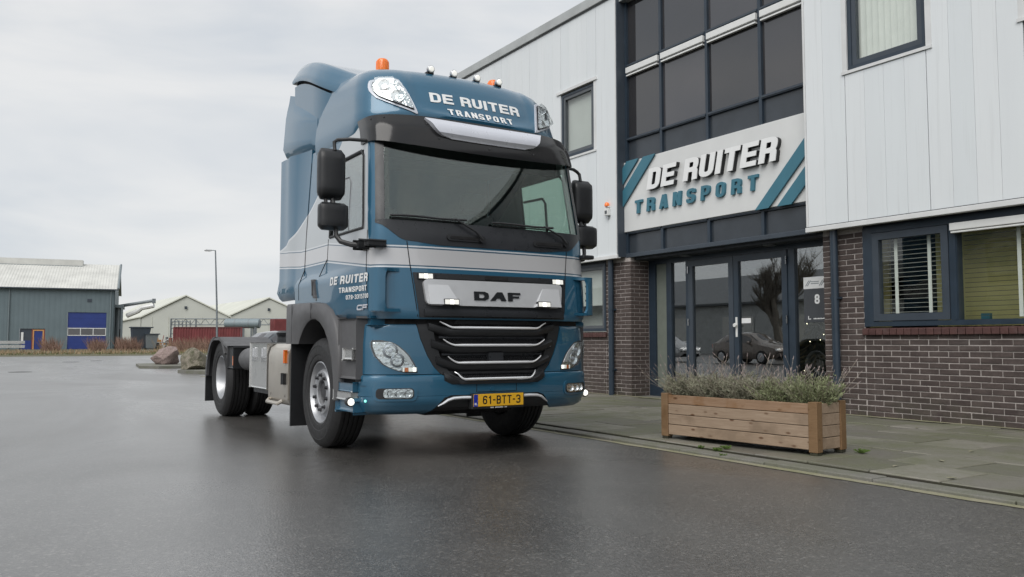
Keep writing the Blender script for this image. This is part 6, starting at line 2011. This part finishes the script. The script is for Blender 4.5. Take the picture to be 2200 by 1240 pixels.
MB().bevbox(31.2, 33.6, 107.5, 109.5, 2.4, 4.0, .05).build('body', 'container_red', rt); MB().box(31.5, 33.3, 107.8, 109, .1, 2.4).build('chassis', 'steel', rt)
cv = thing('conveyor_boom', (15.2, 114, 5), 'grey boom with white pipes reaching above the annex', 'conveyor')
MB().tube([(14.0, 118.0, 5.6), (17.9, 115.5, 6.35)], .22, 6).build('boom', 'steel', cv)
MB().tube([(15.0, 117.2, 4.4), (16.2, 116.4, 5.0), (16.6, 116.1, 5.4), (17.9, 115.3, 5.7)], .3, 8).build('pipe', 'white_plastic', cv, smooth=True)
MB().bevbox(17.7, 18.1, 115.2, 115.6, 6.0, 6.6, .03).build('head', 'steel', cv); MB().tube([(14.0, 118.0, .1), (14.0, 118.0, 5.6)], .25, 6).build('mast', 'steel', cv)
gd = thing('guard_rail', (0, 93.5, .1), 'galvanised guard rail in front of the workshop', 'barrier')
for z in (.45, .85): MB().box(-8, 3.0, 93.4, 93.5, z, z + .28).build('rail', 'alu', gd)
for x in (-6, -3, 0, 2.6): MB().box(x, x + .12, 93.51, 93.62, .1, 1.1).build('post', 'steel', gd)
# scrap heap between workshop and container: drums, crates and bars in one jumble
random.seed(77)
SM_ = ['steel', 'tank_grey', 'white_plastic', 'alu', 'frame_grey', 'rust_red', 'orange_frame']
mb = MB(); idx = []
for k in range(90):
    u = random.random()
    x = 15.2 + 6.6 * u; y = 110 - 4.2 * u + random.uniform(-2, 4)
    s_ = random.uniform(.25, .7); h = random.uniform(.4, 1.8); n0 = len(mb.f)
    q = random.random()
    if q < .4: mb.lathe([(s_ * .45, 0), (s_ * .47, h * .1), (s_ * .45, h * .35), (s_ * .47, h * .65), (s_ * .45, h), (0, h)], (x, y, .1), 'z', 10)
    elif q < .75: mb.box(x - s_ * .6, x + s_ * .6, y - s_ * .5, y + s_ * .5, .1, .1 + h * .8)
    else:
        a = random.uniform(0, pi); mb.tube([(x - cos(a), y - sin(a), random.uniform(.2, 1.2)), (x + cos(a), y + sin(a), random.uniform(.4, 2.2))], .05, 5)
    idx += [random.randrange(len(SM_))] * (len(mb.f) - n0)
heap = mb.build('scrap_heap', SM_[0], loc=(18, 108, .1), fixn=False)
for n_ in SM_[1:]: heap.data.materials.append(MATS[n_])
for p_, i_ in zip(heap.data.polygons, idx): p_.material_index = i_
prop(heap, 'jumbled heap of metal scrap, drums and bars beside the container', 'scrap', kind='stuff')
for k, (x, y, w_, h) in enumerate(((15.3, 108, 1.6, 2.7), (16.4, 107, 1.0, 1.9))):
    t = thing('skip_container', (x, y, .1), 'grey skip standing beside the annex' if k else 'tall dark skip with a flat lid beside the annex', 'skip')
    A = [[(x - w_ * .5, y - .6, .3), (x + w_ * .4, y - .6, .3), (x + w_ * .4, y + .6, .3), (x - w_ * .5, y + .6, .3)], [(x - w_ * .6, y - .8, h), (x + w_ * .7, y - .8, h), (x + w_ * .7, y + .8, h), (x - w_ * .6, y + .8, h)]]
    MB().grid(A, closed_v=True, cap0=True, cap1=True).build('bin', 'steel' if k else 'frame_grey', t)
    MB().box(x - w_ * .7, x + w_ * .85, y - .9, y + .9, h + .002, h + .12).build('lid', 'frame_grey', t)
    MB().box(x - w_ * .4, x + w_ * .3, y - .5, y + .5, .1, .299).build('skid', 'steel', t)

# ------------------------------------------------------------------ street lamp
lp = thing('street_lamp', (15.6, 69.5, .05), 'tall slim grey street lamp with a single arm', 'street lamp')
MB().tube([(15.6, 69.5, .05), (15.5, 69.5, 4), (15.25, 69.3, 8.4)], [.085, .07, .05], 10).build('pole', 'steel', lp, smooth=True)
MB().tube([(15.25, 69.3, 8.38), (14.95, 69.5, 8.40)], .035, 6).build('arm', 'steel', lp)
MB().bevbox(14.45, 15.02, 69.45, 69.62, 8.33, 8.46, .04).build('lamp_head', 'alu', lp)
MB().box(14.5, 14.9, 69.47, 69.60, 8.30, 8.329).build('lamp_glass', 'white_plastic', lp)

# ------------------------------------------------------------------ cars
def make_car(loc, yaw, mat, lab, grp=None):
    root = thing('parked_car', loc, lab, 'car', grp)
    root.rotation_euler = (0, 0, yaw)
    ORIG[root.name] = Vector((0, 0, 0))
    # stations along the length: y, half width, sill z, belt z, roof z, roof half width
    ST = [(-2.15, .62, .42, .62, .66, .5), (-2.05, .74, .28, .70, .76, .6), (-1.7, .83, .22, .80, .88, .66), (-1.2, .87, .22, .88, .98, .68), (-.85, .88, .22, .92, 1.06, .66), (-.25, .88, .22, .94, 1.40, .58), (.3, .88, .22, .95, 1.48, .58), (.9, .88, .22, .96, 1.46, .57), (1.4, .87, .22, .97, 1.34, .55), (1.85, .84, .24, .97, 1.05, .58), (2.05, .78, .30, .92, .96, .6), (2.15, .68, .42, .75, .80, .5)]
    rows = []
    for y, w, zs_, zb, zr, wr in ST:
        half = [(w * .9, zs_), (w, zs_ + .15), (w, (zs_ + zb) / 2), (w * .97, zb), (wr + (w * .97 - wr) * .12, zr - .05), (wr * .8, zr), (0, zr + .02)]
        rows.append([(-x, y, z) for x, z in half] + [(x, y, z) for x, z in half[-2::-1]])
    body = MB().grid(rows, cap0=True, cap1=True).build('body', mat, root, smooth=True, angle=40)
    for s in (-1, 1):
        sg_ = lambda y, t: None
        def gp(y, t):
            tab = [(a[0], a[1], a[3], a[4], a[5]) for a in ST]; w, zb, zr, wr = interp(tab, y)
            x0, x1 = w * .97, wr + (w * .97 - wr) * .12
            return (s * (x0 + (x1 - x0) * t + .006), y, zb + (zr - .05 - zb) * t)
        for y0, y1 in ((-.55, .25), (.32, 1.02), (1.08, 1.5)):
            MB().grid([[gp(y, t) for t in (.12, .9)] for y in lin(y0, y1, 5)]).build('side_window', 'curtain_glass', root)
        for yw in (-1.32, 1.30):
            m = MB(); m.lathe([(.16, s * .02), (.22, s * .0), (.30, s * .01), (.315, -s * .03), (.315, -s * .18)], (s * .89, yw, .315), 'x', 24, cap0=True); wo = m.build('wheel', 'rubber', root, smooth=True)
            m = MB(); m.lathe([(.21, s * .006), (.18, s * .015), (.05, s * .02), (0, s * .02)], (s * .895, yw, .315), 'x', 20); m.build('rim', 'wheel_silver', wo, smooth=True)
        MB().bevbox(s * .60 - .12, s * .60 + .12, -2.12, -2.0, .60, .72, .03).build('headlight', 'reflector', root)
        MB().bevbox(s * .64 - .1, s * .64 + .1, 2.03, 2.13, .72, .92, .03).build('tail_light', 'red_lens', root)
        MB().bevbox(s * .95 - .07, s * .95 + .07, -.62, -.52, .93, 1.05, .03).build('door_mirror', mat, root)
    def wsg(y0, y1):
        tab = [(a[0], a[4], a[5]) for a in ST]
        return [[(k * interp(tab, y)[1] * .93, y, interp(tab, y)[0] + .022 - .03 * abs(k)) for k in (-1, -.5, 0, .5, 1)] for y in lin(y0, y1, 5)]
    MB().grid(wsg(-.80, -.30)).build('windscreen', 'curtain_glass', root); MB().grid(wsg(1.42, 1.82)).build('rear_window', 'curtain_glass', root)
    return root
simple('car_dark', (0.03, 0.04, 0.05), 0.3, coat=1.0); simple('car_silver', (0.45, 0.46, 0.47), 0.3, metal=.5, coat=1.0); simple('car_bronze', (0.16, 0.13, 0.11), 0.3, metal=.4, coat=1.0)
make_car((10.2, 35.8, 0), radians(-62), 'car_dark', 'dark hatchback parked behind the truck chassis')
make_car((-10.5, 27.6, 0), radians(4), 'car_bronze', 'bronze hatchback across the road, mirrored in the entrance glass')
make_car((-10.2, 33.6, 0), radians(2), 'car_silver', 'silver car across the road, mirrored in the entrance glass')

# ------------------------------------------------------------------ across the road (mirrored in the glazing)
ob = thing('low_warehouse', (-34, 60, 0), 'long low grey warehouse across the road, mirrored in the entrance glass', 'building')
MB().box(-52, -34, 38, 110, 0, 4.2).build('wall', 'roof_cap', ob)
A = [[(-33.5, 37.5, 4.2), (-33.5, 110.5, 4.2)], [(-43, 37.5, 7.4), (-43, 110.5, 7.4)], [(-52.5, 37.5, 4.2), (-52.5, 110.5, 4.2)]]
MB().solid(A, [[(p[0], p[1], p[2] + .2) for p in r] for r in A]).build('roof', 'frame_light', ob)
for k in range(9): MB().box(-33.95, -33.9, 41 + k * 7.5, 44.5 + k * 7.5, 0, 3.2).build('roller_door', 'roller', ob)
simple('bark', (0.13, 0.115, 0.095), 0.85, var=0.2)
bt = thing('bare_tree', (-17, 31.5, 0), 'leafless willow across the road, mirrored in the entrance glass', 'tree')
random.seed(55)
tr = MB(); tw = MB()
def limb(p, d, L_, r, lev):
    pts = [p]; q = p.copy(); dd = d.copy()
    for k in range(4):
        dd = (dd + Vector((random.uniform(-.18, .18), random.uniform(-.18, .18), random.uniform(-.02, .14)))).normalized()
        q = q + dd * L_ / 4; pts.append(q.copy())
    (tr if lev < 3 else tw).tube(pts, [r, r * .85, r * .7, r * .55, r * .4], 7 if lev < 2 else 4, caps=False)
    if lev < 5:
        for k in range((5, 4, 5, 5, 4)[lev]):
            f_ = random.uniform(.35, 1); b = pts[min(4, int(f_ * 4))]
            e = (dd + Vector((random.uniform(-.8, .8), random.uniform(-.8, .8), random.uniform(-.1, .5)))).normalized()
            limb(b, e, L_ * random.uniform(.5, .75), r * .5, lev + 1)
limb(Vector((-17, 31.5, 0)), Vector((0, 0, 1)), 3.6, .32, 0)
tr.build('trunk', 'bark', bt, fixn=False); tw.build('crown', 'bark', bt, fixn=False)
